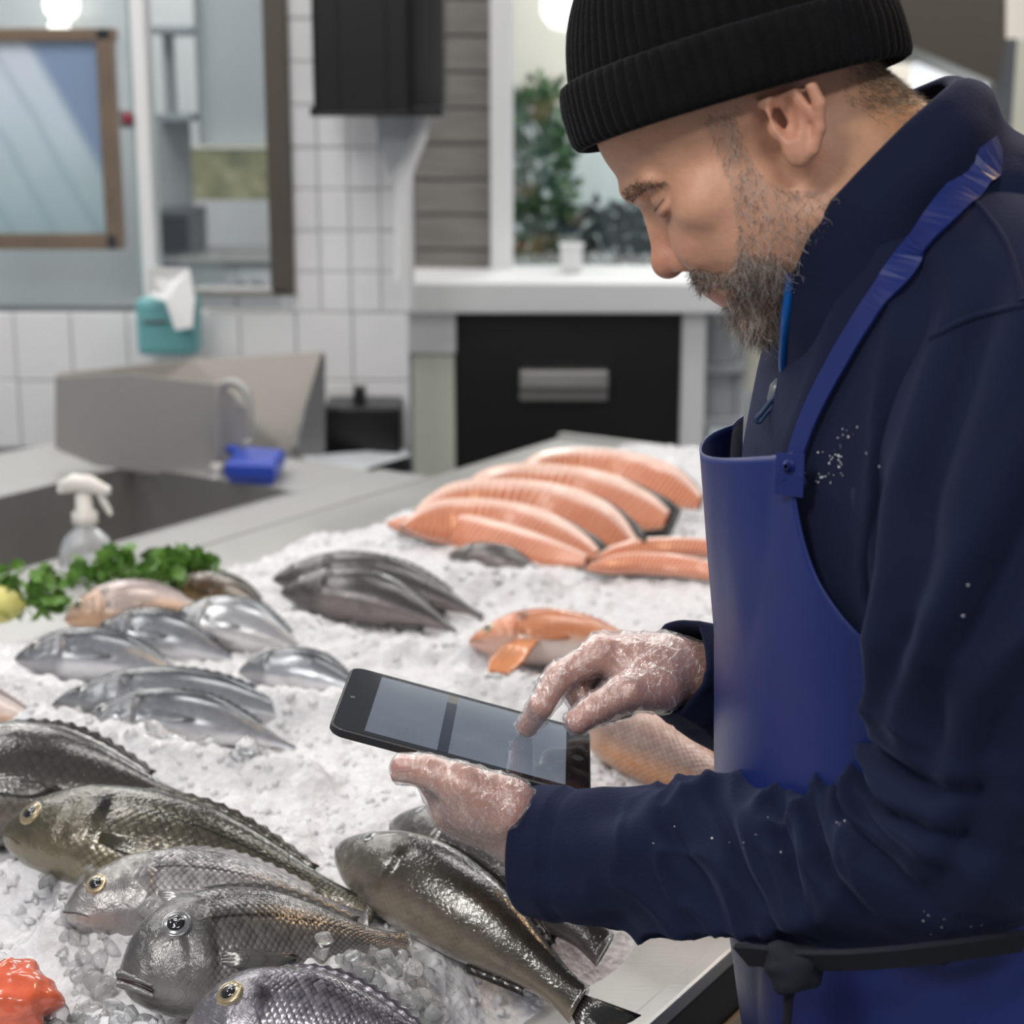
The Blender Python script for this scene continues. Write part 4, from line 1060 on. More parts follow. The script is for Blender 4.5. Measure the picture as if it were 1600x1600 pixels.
# ------------------------------------------------------------------ signed-distance modelling for the body
def sdf_mesh(fn, lo, hi, h, B=8):
    lo, hi = np.asarray(lo, float), np.asarray(hi, float)
    nb = np.ceil((hi - lo) / (h*B)).astype(int)
    dims = nb*B + 1
    D = np.full(dims, 1.0, np.float32)
    bi = np.stack(np.meshgrid(*[np.arange(k) for k in nb], indexing='ij'), -1).reshape(-1, 3)
    cen = lo + (bi + 0.5)*B*h
    dc = fn(cen)
    near = np.abs(dc) < B*h*0.866*1.35
    loc = np.stack(np.meshgrid(*[np.arange(B+1)]*3, indexing='ij'), -1).reshape(-1, 3)
    for k in np.where(~near)[0]:
        a = bi[k]*B
        D[a[0]:a[0]+B+1, a[1]:a[1]+B+1, a[2]:a[2]+B+1] = dc[k]
    kk = np.where(near)[0]
    for c in range(0, len(kk), 150):
        sel = kk[c:c+150]
        pts = lo + (bi[sel][:, None]*B + loc[None])*h
        d = fn(pts.reshape(-1, 3)).reshape(len(sel), B+1, B+1, B+1)
        for q, k in enumerate(sel):
            a = bi[k]*B
            D[a[0]:a[0]+B+1, a[1]:a[1]+B+1, a[2]:a[2]+B+1] = d[q]
    ins = D < 0
    cnt = np.zeros(dims - 1, np.int8)
    offs = [(i, j, k) for i in (0, 1) for j in (0, 1) for k in (0, 1)]
    for o in offs: cnt += ins[o[0]:dims[0]-1+o[0], o[1]:dims[1]-1+o[1], o[2]:dims[2]-1+o[2]]
    cells = np.argwhere((cnt > 0) & (cnt < 8))
    cid = np.full(dims - 1, -1, np.int64); cid[tuple(cells.T)] = np.arange(len(cells))
    acc = np.zeros((len(cells), 3)); num = np.zeros(len(cells))
    for a in offs:
        for ax in range(3):
            if a[ax]: continue
            b = list(a); b[ax] = 1
            da = D[tuple((cells + a).T)]; db = D[tuple((cells + b).T)]
            m = (da < 0) != (db < 0)
            t = np.where(m, da/np.where(m, da - db, 1), 0)
            p = np.array(a, float)[None].repeat(len(cells), 0); p[:, ax] = t
            acc[m] += p[m]; num += m
    V = lo + (cells + acc/num[:, None])*h
    F = []
    for ax in range(3):
        u, w = (ax + 1) % 3, (ax + 2) % 3
        sl0 = [slice(None)]*3; sl1 = [slice(None)]*3
        sl0[ax] = slice(0, -1); sl1[ax] = slice(1, None)
        A, Bn = ins[tuple(sl0)], ins[tuple(sl1)]
        e = np.argwhere(A != Bn)
        e = e[(e[:, u] > 0) & (e[:, w] > 0) & (e[:, u] < dims[u]-1) & (e[:, w] < dims[w]-1)]
        fl = A[tuple(e.T)]
        def c(du, dw):
            q = e.copy(); q[:, u] -= du; q[:, w] -= dw
            return cid[tuple(q.T)]
        quad = np.stack([c(1, 1), c(0, 1), c(0, 0), c(1, 0)], 1)
        quad[~fl] = quad[~fl][:, ::-1]
        F.append(quad)
    return V, np.vstack(F)
def smooth_vf(V, F, it=2, lam=0.5):
    e = np.concatenate([F[:, [0, 1]], F[:, [1, 2]], F[:, [2, 3]], F[:, [3, 0]]])
    deg = np.bincount(e.ravel(), minlength=len(V)).astype(float)
    for _ in range(it):
        s = np.zeros_like(V)
        for c in range(3):
            s[:, c] = np.bincount(e[:, 0], V[e[:, 1], c], len(V)) + np.bincount(e[:, 1], V[e[:, 0], c], len(V))
        V = V + lam*(s/deg[:, None] - V)
    return V
def vnormals(V, F):
    n = np.cross(V[F[:, 2]] - V[F[:, 0]], V[F[:, 3]] - V[F[:, 1]])
    out = np.zeros_like(V)
    for k in range(4):
        for c in range(3): out[:, c] += np.bincount(F[:, k], n[:, c], len(V))
    return out/(np.linalg.norm(out, axis=1)[:, None] + 1e-15)
def smin(a, b, k):
    h = np.clip(0.5 + 0.5*(b - a)/k, 0, 1)
    return b*(1 - h) + a*h - k*h*(1 - h)
def smax(a, b, k): return -smin(-a, -b, k)
def rc(p, a, b, ra, rb):
    a, b = np.asarray(a, float), np.asarray(b, float)
    ba = b - a
    h = np.clip((p - a) @ ba / (ba @ ba), 0, 1)
    return np.linalg.norm(p - a - h[:, None]*ba, axis=1) - (ra + (rb - ra)*h)
def sph(p, c, r): return np.linalg.norm(p - np.asarray(c), axis=1) - r
def ell(p, c, r, R=None):
    q = p - np.asarray(c)
    if R is not None: q = q @ R
    r = np.asarray(r, float)
    k0 = np.linalg.norm(q/r, axis=1); k1 = np.linalg.norm(q/r**2, axis=1)
    return k0*(k0 - 1)/(k1 + 1e-9)
def roty(d):
    c, s = math.cos(math.radians(d)), math.sin(math.radians(d))
    return np.array([[c, 0, s], [0, 1, 0], [-s, 0, c]])
def rotz_(d):
    c, s = math.cos(math.radians(d)), math.sin(math.radians(d))
    return np.array([[c, -s, 0], [s, c, 0], [0, 0, 1]])

# head frame: local millimetres, x forward, y to his left, z up; origin between the ear canals
HD = 1.174
HO = PD(1215, 200, HD)
hl = -nrm(ray(1180, 300))
hf0 = -0.829*RT - 0.559*UP
hf = nrm(hf0 - hl*(hf0 @ hl))
hl = nrm(hl - 0.05*hf)          # turned a touch toward the camera
hf = nrm(hf0 - hl*(hf0 @ hl))
hu = np.cross(hf, hl)
HM = np.stack([hf, hl, hu])
def h2w(p): return HO + (np.asarray(p, float)/1000) @ HM
def w2h(p): return (np.asarray(p) - HO) @ HM.T*1000
def pl(x, y):
    dx, dy = x - 1215, y - 200
    return ((-0.829*dx + 0.559*dy)/2.3, (-0.559*dx - 0.829*dy)/2.3)

def eye_line(z0, z1, r, b0=-45, b1=72):
    be = np.radians(np.linspace(b0, b1, 6)); t = np.linspace(0, 1, 6)
    return np.stack([84.5 + r*np.cos(be), 32 + r*np.sin(be), z0 + (z1 - z0)*t - 1.2*np.sin(t*np.pi)], 1)
EYE_CREASE, EYE_LASH, EYE_LOWER = eye_line(11.5, 10.5, 13.2), eye_line(1.0, 3.0, 13.6), eye_line(-4.0, -1.5, 12.2)
def head_sdf(p):
    q = p.copy(); q[:, 1] = np.abs(q[:, 1])
    d = ell(q, (9, 0, 46), (100, 76, 80))
    d = smin(d, ell(q, (48, 0, -22), (54, 60, 78)), 18)
    d = smin(d, rc(q, (76, 0, -99), (12, 48, -64), 15, 15), 16)          # jaw line
    d = smin(d, ell(q, (45, 40, -46), (34, 22, 36)), 14)                  # masseter
    d = smin(d, sph(q, (79, 0, -99), 15), 12)                             # chin
    d = smin(d, ell(q, (76, 0, -62), (27, 34, 26)), 12)                   # muzzle
    d = smin(d, ell(q, (66, 48, -14), (24, 17, 17)), 14)                  # cheekbone
    d = smin(d, ell(q, (84, 30, -34), (20, 16, 20)), 12)                  # cheek
    d = smin(d, rc(q, (105, 0, 21), (91, 40, 16), 8, 7), 10)              # brow ridge
    d = smax(d, -ell(q, (105, 36, 4), (19, 19, 11)), 7)                   # eye socket
    d = smin(d, sph(q, (84.5, 32, 5), 13.6), 1.8)                         # lidded eyeball
    em = (q[:, 0] > 70) & (q[:, 1] < 62) & (np.abs(q[:, 2]) < 32)
    qe, de = q[em], d[em]
    for line, rad_, k_, sg_ in ((EYE_CREASE, 1.0, 2.0, -1), (EYE_LASH, 0.9, 1.2, -1), (EYE_LOWER, 2.3, 3.0, 1)):
        for a, b in zip(line[:-1], line[1:]):
            de = smax(de, -rc(qe, a, b, rad_, rad_), k_) if sg_ < 0 else smin(de, rc(qe, a, b, rad_, rad_), k_)
    d[em] = de
    # nose
    d = smin(d, rc(q, (97, 0, 8), (108, 0, -28), 8.0, 9.5), 8)
    d = smin(d, sph(q, (111.0, 0, -34), 11.6), 6)
    d = smin(d, ell(q, (98.5, 13.0, -39), (13, 8.2, 9.5), rotz_(-14)), 3.5)
    d = smax(d, -ell(q, (105.0, 9.0, -47.0), (7.0, 5.5, 5.2)), 1.6)       # nostril
    d = smax(d, -rc(q, (92, 21, -32), (85, 26, -54), 1.2, 1.2), 4)      # nasolabial fold
    # lips
    d = smin(d, rc(q, (94.5, 0, -64.5), (84, 22, -68), 6.2, 3.2), 4)
    d = smin(d, rc(q, (91.5, 0, -75), (82, 20, -72), 6.0, 3.2), 4)
    d = smax(d, -rc(q, (100, 0, -69.5), (84, 25, -70), 1.0, 0.8), 1.5)
    # neck
    d = smin(d, rc(q, (-28, 0, -35), (-56, 0, -128), 56, 63), 20)
    d = smin(d, rc(q, (-10, 40, -30), (-20, 30, -110), 18, 20), 16)       # neck tendon
    # ear
    qa, da = q, d
    mk = q[:, 1] > 55
    q = q[mk]
    er = rotz_(16) @ roty(-14)
    e = ell(q, (-8, 77, 4), (17, 5.5, 32), er)
    e = smin(e, ell(q, (3, 78, -20), (10, 6, 12), er), 5)
    hx = np.array([[6, 77, 16], [2, 79, 30], [-9, 82, 35], [-20, 85, 28], [-25, 86, 12], [-23, 85, -4], [-15, 82, -17], [-5, 80, -26]], float)
    for a, b in zip(hx[:-1], hx[1:]): e = smin(e, rc(q, a, b, 4.0, 4.0), 2.5)
    e = smax(e, -ell(q, (-1.5, 84, 2), (8.5, 9, 15), er), 3)              # concha
    e = smin(e, ell(q, (9, 77, -3), (4, 5, 7)), 3)                        # tragus
    e = smin(e, rc(q, (-14, 81, 18), (-15, 82, -8), 3.2, 3.0), 3)         # antihelix
    e = smax(e, (q[:, 2] - (22 + 0.33*(q[:, 0] - 12))), 2)
    da[mk] = smin(da[mk], e, 4)
    return da
HV, HF = sdf_mesh(head_sdf, (-125, -100, -175), (130, 100, 132), 1.5)
HV = smooth_vf(HV, HF, 2, 0.5)
HN = vnormals(HV, HF)

def poly_in(poly, x, y):
    r = np.zeros(len(x), bool)
    n_ = len(poly)
    for i in range(n_):
        (x1, y1), (x2, y2) = poly[i], poly[(i+1) % n_]
        r ^= ((y1 > y) != (y2 > y)) & (x < (x2 - x1)*(y - y1)/((y2 - y1) + 1e-12) + x1)
    return r
def P_(pts): return [pl(*q) for q in pts]
beard_poly = P_([(1100, 195), (1118, 240), (1134, 280), (1146, 320), (1152, 360), (1150, 395), (1142, 420), (1120, 422), (1092, 416), (1076, 420), (1080, 440), (1094, 455), (1108, 456), (1122, 446), (1136, 448), (1140, 458), (1128, 470), (1128, 478), (1150, 500), (1160, 545), (1215, 560), (1290, 470), (1318, 360), (1308, 305), (1270, 300), (1225, 300), (1190, 285), (1170, 255), (1152, 215), (1142, 190)])
mou_poly = P_([(1074, 424), (1092, 414), (1120, 418), (1146, 425), (1150, 455), (1124, 447), (1108, 456), (1090, 454)])
dense_poly = P_([(1150, 380), (1190, 400), (1215, 395), (1240, 430), (1240, 560), (1160, 550), (1126, 476), (1150, 455)])
brow_poly = P_([(966, 302), (985, 291), (1010, 284), (1046, 284), (1046, 292), (1010, 298), (988, 315), (968, 316)])
nape_poly = P_([(1290, 130), (1430, 70), (1442, 165), (1405, 205), (1360, 200), (1310, 175)])
side_poly = P_([(1092, 180), (1150, 165), (1150, 200), (1105, 215)])
inb = poly_in(beard_poly, HV[:, 0], HV[:, 2]) & (np.abs(HV[:, 1]) < 90)
front = (HV[:, 0] > 88) & (HV[:, 2] < -52) & (np.abs(HV[:, 1]) < 24)
# skin colour (pigment): base, flushed nose and ears, tanned neck, shaved-down beard shade
c0 = np.tile(np.array([0.68, 0.365, 0.235]), (len(HV), 1))
def blend(col, w):
    global c0
    c0 = c0*(1 - w[:, None]) + np.array(col)*w[:, None]
def gs_(c, r): return np.exp(-((np.linalg.norm((HV - np.array(c))*np.array([1, 1, 1]), axis=1))/r)**2)
q = HV.copy(); q[:, 1] = np.abs(q[:, 1])
def gq(c, r): return np.exp(-(np.linalg.norm(q - np.array(c), axis=1)/r)**2)
blend((0.50, 0.185, 0.13), 0.75*gq((112, 0, -34), 20))
blend((0.50, 0.20, 0.14), 0.45*gq((88, 32, -32), 20))
blend((0.52, 0.22, 0.15), 0.6*gq((-8, 84, -8), 24))
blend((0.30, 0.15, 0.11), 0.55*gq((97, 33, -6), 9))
blend((0.40, 0.19, 0.075), 0.8*sstep(10, -60, HV[:, 0])*sstep(20, -40, HV[:, 2])*(q[:, 1] < 74))
blend((0.30, 0.18, 0.13), 0.35*inb.astype(float))
blend((0.42, 0.16, 0.13), 0.8*np.exp(-((HV[:, 2] + 71)/6.5)**2)*(HV[:, 0] > 80)*(q[:, 1] < 24))
mn = vnoise(HV[:, 0]*0.12 + 7, HV[:, 2]*0.12 + HV[:, 1]*0.08, 2)*0.07 + vnoise(HV[:, 0]*0.4, HV[:, 2]*0.4 + HV[:, 1]*0.3, 3)*0.05
head_col = np.clip(c0*(1 + mn[:, None]), 0, 1)

# hands in world metres
TC = np.array([-0.03620069, 1.29082397, 1.14352628])
TA = nrm([0.964131, -0.03302047, -0.2633649]); TB = np.array([0.03852906, 0.99913292, 0.01577743]); TN = nrm(np.cross(TA, TB)); TB = np.cross(TN, TA)
TL, TW, TT = 0.205, 0.136, 0.0085
def on_tablet(x, y, off):
    r = ray(x, y)
    return CAM + r*(((TC - CAM) @ TN)/(r @ TN)) + TN*off
U = lambda u, w, r: TC + TA*u + TB*w - TN*(TT + r)
r_tip = on_tablet(820, 1150, 0.0078)
RH = dict(wrist=PD(1064, 1050, 1.405), fore=PD(1190, 1092, 1.43))
RHf = [
 ([PD(938, 1022, 1.388), PD(872, 1058, 1.378), PD(845, 1104, 1.368), r_tip], [0.0118, 0.0100, 0.0088, 0.0076]),
 ([PD(940, 1016, 1.408), PD(893, 1066, 1.402), PD(912, 1100, 1.396), PD(942, 1102, 1.398)], [0.0118, 0.0102, 0.0090, 0.0080]),
 ([PD(952, 1020, 1.427), PD(902, 1072, 1.424), PD(926, 1108, 1.418), PD(958, 1106, 1.42)], [0.0112, 0.0098, 0.0087, 0.0078]),
 ([PD(972, 1032, 1.445), PD(930, 1080, 1.444), PD(952, 1112, 1.438), PD(978, 1108, 1.44)], [0.0100, 0.0088, 0.0078, 0.0070])]
RHt = ([PD(1036, 1074, 1.382), PD(978, 1082, 1.364), PD(934, 1106, 1.356), PD(903, 1127, 1.354)], [0.0165, 0.0132, 0.0108, 0.0092])
def hand_sdf(p, wrist, fore, fingers, thumb, rw, rf, pw):
    d = rc(p, wrist, fore, rw, rf)
    for pts, rad in fingers:
        d = smin(d, rc(p, wrist*0.75 + pts[0]*0.25, pts[0], pw, rad[0] + 0.0015), 0.010)
    f = np.full(len(p), 1.0)
    for pts, rad in fingers:
        g = np.full(len(p), 1.0)
        for i in range(3):
            g = smin(g, rc(p, pts[i], pts[i+1], rad[i], rad[i+1]), 0.0022)
        g = np.minimum(g, sph(p, pts[1], rad[1]*1.06))
        f = np.minimum(f, g)
    d = smin(d, f, 0.005)
    pts, rad = thumb
    t = rc(p, wrist*0.5 + pts[0]*0.5, pts[0], rw*0.7, rad[0])
    for i in range(3): t = smin(t, rc(p, pts[i], pts[i+1], rad[i], rad[i+1]), 0.003)
    d = smin(d, t, 0.007)
    return d
RHf = [(a, [x*1.10 for x in b]) for a, b in RHf]; RHt = (RHt[0], [x*1.10 for x in RHt[1]])
rh = lambda p: smin(hand_sdf(p, RH['wrist'], RH['fore'], RHf, RHt, 0.0275, 0.033, 0.0235), ell(p, PD(1010, 1052, 1.395), (0.030, 0.030, 0.0235)), 0.012)
LHw, LHe = PD(852, 1302, 1.30), PD(1000, 1335, 1.275)
LHf = [
 ([PD(708, 1266, 1.322), U(-0.030, -0.045, 0.010), U(-0.040, -0.015, 0.009), U(-0.046, 0.012, 0.008)], [0.0135, 0.0105, 0.0092, 0.008]),
 ([PD(716, 1276, 1.345), U(-0.004, -0.030, 0.010), U(-0.012, 0.005, 0.009), U(-0.016, 0.035, 0.008)], [0.0130, 0.0105, 0.0092, 0.008]),
 ([PD(730, 1284, 1.365), U(0.020, -0.025, 0.010), U(0.016, 0.010, 0.009), U(0.014, 0.036, 0.008)], [0.0125, 0.0100, 0.0090, 0.0078]),
 ([PD(752, 1292, 1.383), U(0.042, -0.022, 0.009), U(0.042, 0.006, 0.008), U(0.042, 0.026, 0.007)], [0.0110, 0.0090, 0.0080, 0.007])]
LHt = ([PD(792, 1262, 1.292), PD(722, 1228, 1.283), PD(668, 1205, 1.286), PD(632, 1200, 1.291)], [0.0225, 0.0155, 0.0118, 0.0104])
def lh(p):
    d = hand_sdf(p, LHw, LHe, LHf, LHt, 0.029, 0.034, 0.023)
    d = smin(d, ell(p, PD(752, 1262, 1.292), (0.030, 0.016, 0.021)), 0.012)
    d = smin(d, rc(p, PD(735, 1250, 1.29), PD(705, 1262, 1.318), 0.012, 0.012), 0.010)
    # the hand stops at the tablet body
    q = p - (TC - TN*TT/2)
    bx = np.maximum(np.maximum(np.abs(q @ TA) - TL/2, np.abs(q @ TB) - TW/2), np.abs(q @ TN) - TT/2 - 0.0006)
    return smax(d, -bx, 0.0015)
def bounds(*pts, pad=0.03):
    a = np.array(pts); return a.min(0) - pad, a.max(0) + pad
rpts = [RH['wrist'], RH['fore']] + [q for f_ in RHf + [RHt] for q in f_[0]]
lpts = [LHw, LHe] + [q for f_ in LHf + [LHt] for q in f_[0]]
RV, RF = sdf_mesh(rh, *bounds(*rpts), 0.0014); RV = smooth_vf(RV, RF, 2)
LV_, LF_ = sdf_mesh(lh, *bounds(*lpts), 0.0014); LV_ = smooth_vf(LV_, LF_, 2)
def hand_col(V, tips):
    c = np.tile(np.array([0.58, 0.33, 0.26]), (len(V), 1))
    for t, r in tips:
        w = np.exp(-(np.linalg.norm(V - t, axis=1)/r)**2)[:, None]*0.55
        c = c*(1 - w) + np.array([0.52, 0.17, 0.13])*w
    return np.clip(c*(1 + 0.10*vnoise(V[:, 0]*120, V[:, 2]*120 + V[:, 1]*90, 5)[:, None]), 0, 1)
rcol = hand_col(RV, [(f_[0][3], 0.012) for f_ in RHf] + [(RHt[0][3], 0.014)] + [(f_[0][0], 0.012) for f_ in RHf] + [(f_[0][1], 0.010) for f_ in RHf])
lcol = hand_col(LV_, [(LHt[0][3], 0.016), (LHt[0][2], 0.008), (LHt[0][0], 0.02)])

# torso line and arms under the clothes (body core), coarse
YM = 1.225
SHL, SHR = PY(1600, 600, 1.10), PY(1500, 560, 1.36)
ELL, ELR = PY(1490, 1330, 1.045), PY(1345, 1180, 1.46)
core_pts = dict(pel=PY(1450, 1560, YM), chest=PY(1420, 700, YM), neck=h2w((-50, 0, -120)))
def core(p):
    d = rc(p, core_pts['pel'], core_pts['chest'], 0.09, 0.075)
    d = smin(d, rc(p, core_pts['chest'], core_pts['neck'], 0.05, 0.035), 0.03)
    d = smin(d, rc(p, core_pts['chest'] + np.array([0.01, 0, 0.08]), SHL, 0.05, 0.04), 0.03)
    d = smin(d, rc(p, core_pts['chest'] + np.array([0.01, 0, 0.08]), SHR, 0.05, 0.04), 0.03)
    d = smin(d, rc(p, SHL, ELL, 0.04, 0.04), 0.02)
    d = smin(d, rc(p, SHR, ELR, 0.04, 0.04), 0.02)
    d = smin(d, rc(p, ELL, LHe, 0.042, 0.033), 0.015)
    d = smin(d, rc(p, ELR, RH['fore'], 0.042, 0.031), 0.015)
    return d
CV, CF = sdf_mesh(core, (-0.02, 0.95, 0.72), (0.62, 1.60, 1.62), 0.007)
allV = np.vstack([h2w(HV), RV, LV_, CV])
o1 = len(HV); o2 = o1 + len(RV); o3 = o2 + len(LV_)
allF = np.vstack([HF, RF + o1, LF_ + o2, CF + o3])
n = NT('skin')
a_ = n.attr('skin_col')
o_ = n.obj()
pores = n.noise(900, 2, o_); wr = n.noise(140, 4, o_)
n.P(color=n.mix(0.10, a_, n.mix(wr, (0.55, 0.25, 0.17), (0.36, 0.2, 0.14)), 'MIX'), rough=0.45, spec=0.45, sss=0.12, sssr=(1.0, 0.35, 0.2), ssss=0.008, normal=n.bump(n.math('ADD', pores, wr), 0.0004, 0.7))
M['skin'] = n.m
person = empty('person', (PY(1450, 1500, YM)[0], YM, 0))
tag(person, 'bearded man in black knit cap, navy fleece and blue apron using a tablet', 'person')
me = mesh('body', allV, allF)
set_col(me, 'skin_col', np.vstack([head_col, rcol, lcol, np.tile([0.5, 0.27, 0.18], (len(CV), 1))]))
PARTS = [link('body', me, M['skin'])]

# fingernail of the holding thumb
M['nail'] = simple('nail', (0.62, 0.36, 0.30), 0.25, coat=0.5)
tq = LHt[0][3]; tdir = nrm(LHt[0][3] - LHt[0][2]); nd = nrm(np.array([0.05, -0.75, -0.55])); nd = nrm(nd - tdir*(nd @ tdir)); sd = np.cross(tdir, nd)
V = []
for i, t in enumerate(np.linspace(-1, 1, 9)):
    for k, w in enumerate(np.linspace(-1, 1, 9)):
        lim = math.sqrt(max(0, 1 - max(0, t)**2*0.55))
        V.append(tq + tdir*(0.0005 + 0.0065*t) + (sd*math.sin(w*0.75*lim) + nd*math.cos(w*0.75*lim))*0.0108)
PARTS.append(mobj('thumbnail', np.array(V), grid_faces(9, 9), M['nail']))

# ---- clear gloves
def glove(fn, pts, seed, wr_pt, ax):
    V, F = sdf_mesh(lambda p: fn(p) - 0.0011, *bounds(*pts), 0.0019)
    V = smooth_vf(V, F, 3)
    N_ = vnormals(V, F)
    t = (V - wr_pt) @ ax
    # crinkles run mostly across the hand, denser toward the wrist
    a1 = 1 - np.abs(vnoise(V[:, 0]*95 + V[:, 2]*60, V[:, 1]*26 + V[:, 2]*30, seed)); a2 = 1 - np.abs(vnoise(V[:, 0]*150 - V[:, 2]*120, V[:, 1]*60, seed+1))
    d = 0.0017*a1**5 + 0.0010*a2**6
    V = V + N_*(d + 0.0003)[:, None]
    keep = (t < 0.030)
    fk = keep[F].all(1)
    F = F[fk]; used = np.unique(F); mp = np.full(len(V), -1); mp[used] = np.arange(len(used))
    return V[used], mp[F]
n = NT('clear_glove')
o_ = n.obj()
crk = n.noise(120, 4, n.map(o_, (1.6, 0.6, 1.2)), 0.6, 1.2)
nb = n.bump(crk, 0.0022, 0.75)
lw = n.n('ShaderNodeLayerWeight', {'Blend': 0.35, 'Normal': nb}).outputs['Facing']
tr = n.n('ShaderNodeBsdfTransparent', {'Color': (0.96, 0.95, 0.95)})
gl = n.n('ShaderNodeBsdfGlossy', {'Color': (1, 1, 1), 'Roughness': 0.13, 'Normal': nb})
df = n.n('ShaderNodeBsdfDiffuse', {'Color': (0.85, 0.84, 0.86), 'Normal': nb})
m1 = n.n('ShaderNodeMixShader', {0: n.math('MULTIPLY_ADD', lw, 0.42, 0.12), 1: tr.outputs[0], 2: gl.outputs[0]})
iso = n.noise(34, 2, n.map(o_, (1.0, 0.7, 1.0)), 0.4, 2.2)
crl = n.n('ShaderNodeMapRange', {0: n.math('ABSOLUTE', n.math('SUBTRACT', iso, 0.5)), 1: 0.022, 2: 0.004}).outputs[0]
m2 = n.n('ShaderNodeMixShader', {0: n.math('ADD', n.math('MULTIPLY_ADD', lw, 0.10, 0.015), n.math('MULTIPLY', crl, 0.20)), 1: m1.outputs[0], 2: df.outputs[0]})
n.t.links.new(m2.outputs[0], n.out.inputs[0])
M['glove'] = n.m
gv, gf = glove(rh, rpts, 41, RH['wrist'], nrm(RH['fore'] - RH['wrist']))
PARTS.append(tag(mobj('glove', gv, gf, M['glove']), 'clear disposable glove on the pointing hand'))
gv, gf = glove(lh, lpts, 51, LHw, nrm(LHe - LHw))
PARTS.append(tag(mobj('glove', gv, gf, M['glove']), 'clear disposable glove on the holding hand'))

# ---- hair strands
def strands(name, roots, dirs, lens, cols, wid=0.00022, seg=5, curl=0.35, seed=0, parent_list=PARTS):
    r = np.random.default_rng(seed)
    n_ = len(roots)
    T = dirs/np.linalg.norm(dirs, axis=1)[:, None]
    A = np.cross(T, r.normal(size=(n_, 3))); A /= np.linalg.norm(A, axis=1)[:, None]
    B_ = np.cross(T, A)
    ph0 = r.uniform(0, 6.28, n_); fr = r.uniform(2.0, 6.0, n_); ca = curl*r.uniform(0.2, 1.0, n_)
    V = np.zeros((n_, seg + 1, 3, 3))
    for k in range(seg + 1):
        t = k/seg
        c = roots + T*(lens*t)[:, None] + (A*np.sin(ph0 + fr*t)[:, None] + B_*np.cos(ph0 + fr*t)[:, None] - A*np.sin(ph0)[:, None] - B_*np.cos(ph0)[:, None])*(lens*ca*0.5*t)[:, None] 
        w = wid*(1 - 0.75*t)
        for j in range(3):
            a = j*2.0944
            V[:, k, j] = c + w*(A*math.cos(a) + B_*math.sin(a))
    base = np.arange(n_)[:, None, None]*(seg + 1)*3
    k = np.arange(seg)[None, :, None]*3; j = np.arange(3)[None, None, :]
    j2 = (j + 1) % 3
    F = np.stack([base + k + j, base + k + j2, base + k + 3 + j2, base + k + 3 + j], -1).reshape(-1, 4)
    me = mesh(name, V.reshape(-1, 3), F)
    set_col(me, 'hair_col', np.repeat(cols, (seg + 1)*3, axis=0))
    o = link(name, me, M['hair']); parent_list.append(o); o['kind'] = 'stuff'
    return o
n = NT('hair'); n.P(color=n.attr('hair_col'), rough=0.45, spec=0.4); M['hair'] = n.m
def pick(mask, cnt, seed, weight=None):
    r = np.random.default_rng(seed)
    idx = np.where(mask)[0]
    w = None if weight is None else weight[idx]/weight[idx].sum()
    i = r.choice(idx, cnt, p=w)
    return i, r
# beard
dm = poly_in(dense_poly, HV[:, 0], HV[:, 2]); mm_ = poly_in(mou_poly, HV[:, 0], HV[:, 2])
wt = np.where(dm, 3.2, 1.0)*np.where(mm_, 3.5, 1.0)
lipzone = (HV[:, 0] > 84) & (np.abs(HV[:, 1]) < 19) & (HV[:, 2] > -81) & (HV[:, 2] < -63)
i, r = pick(inb & ~lipzone, 8000, 61, wt)
root = HV[i]; nn = HN[i]
flow = np.tile(np.array([0.42, 0.0, -0.9]), (len(i), 1))
flow[:, 0] += 0.6*np.clip((30 - root[:, 0])/60, 0, 1)
mo = mm_[i]
flow[mo] = np.stack([np.full(mo.sum(), 0.15), np.sign(root[mo, 1])*0.5, np.full(mo.sum(), -0.85)], 1)
dirs = flow - nn*(flow*nn).sum(1)[:, None] + nn*r.uniform(0.15, 0.75, len(i))[:, None] + r.normal(size=(len(i), 3))*0.5
ln = r.uniform(4.5, 11, len(i)) + np.where(dm[i], r.uniform(1, 5, len(i)), 0) + np.where(root[:, 2] < -92, r.uniform(0, 2, len(i)), 0)
ln = np.where(mo, r.uniform(5, 9, len(i)), ln)
grey = r.uniform(size=len(i)) < np.where(mo, 0.42, np.where(dm[i], 0.55, 0.72))
cols = np.where(grey[:, None], np.array([0.56, 0.51, 0.47])*r.uniform(0.6, 1.35, (len(i), 1)), np.array([0.15, 0.10, 0.072])*r.uniform(0.5, 1.9, (len(i), 1)))
strands('beard', h2w(root), dirs @ HM, ln/1000, cols, 0.00019, 5, 0.55, 62)
# eyebrows
i, r = pick(poly_in(brow_poly, HV[:, 0], HV[:, 2]) & (np.abs(HV[:, 1]) > 6) & (np.abs(HV[:, 1]) < 56), 700, 63)
root = HV[i]; nn = HN[i]
flow = np.stack([np.full(len(i), -0.5), np.sign(root[:, 1])*0.9, np.full(len(i), 0.1)], 1)
strands('eyebrows', h2w(root), (flow + nn*0.5 + r.normal(size=(len(i), 3))*0.25) @ HM, r.uniform(5, 9, len(i))/1000, np.array([0.11, 0.08, 0.06])*r.uniform(0.5, 2.2, (len(i), 1)), 0.00016, 4, 0.3, 64)
# lashes
t = np.repeat(np.linspace(0, 1, 80), 2); sg = np.tile([1, -1], 80)
be = np.radians(-40 + 108*t)
root = np.stack([84.5 + 13.5*np.cos(be), (32 + 13.5*np.sin(be))*sg, 1.0 + 2*t - 1.2*np.sin(t*np.pi)], 1)
strands('eyelashes', h2w(root), np.stack([0.8*np.cos(be), 0.8*np.sin(be)*sg, np.full(160, -0.5)], 1) @ HM, np.full(160, 0.0026), np.full((160, 3), 0.06), 0.00012, 4, 0.2, 65)
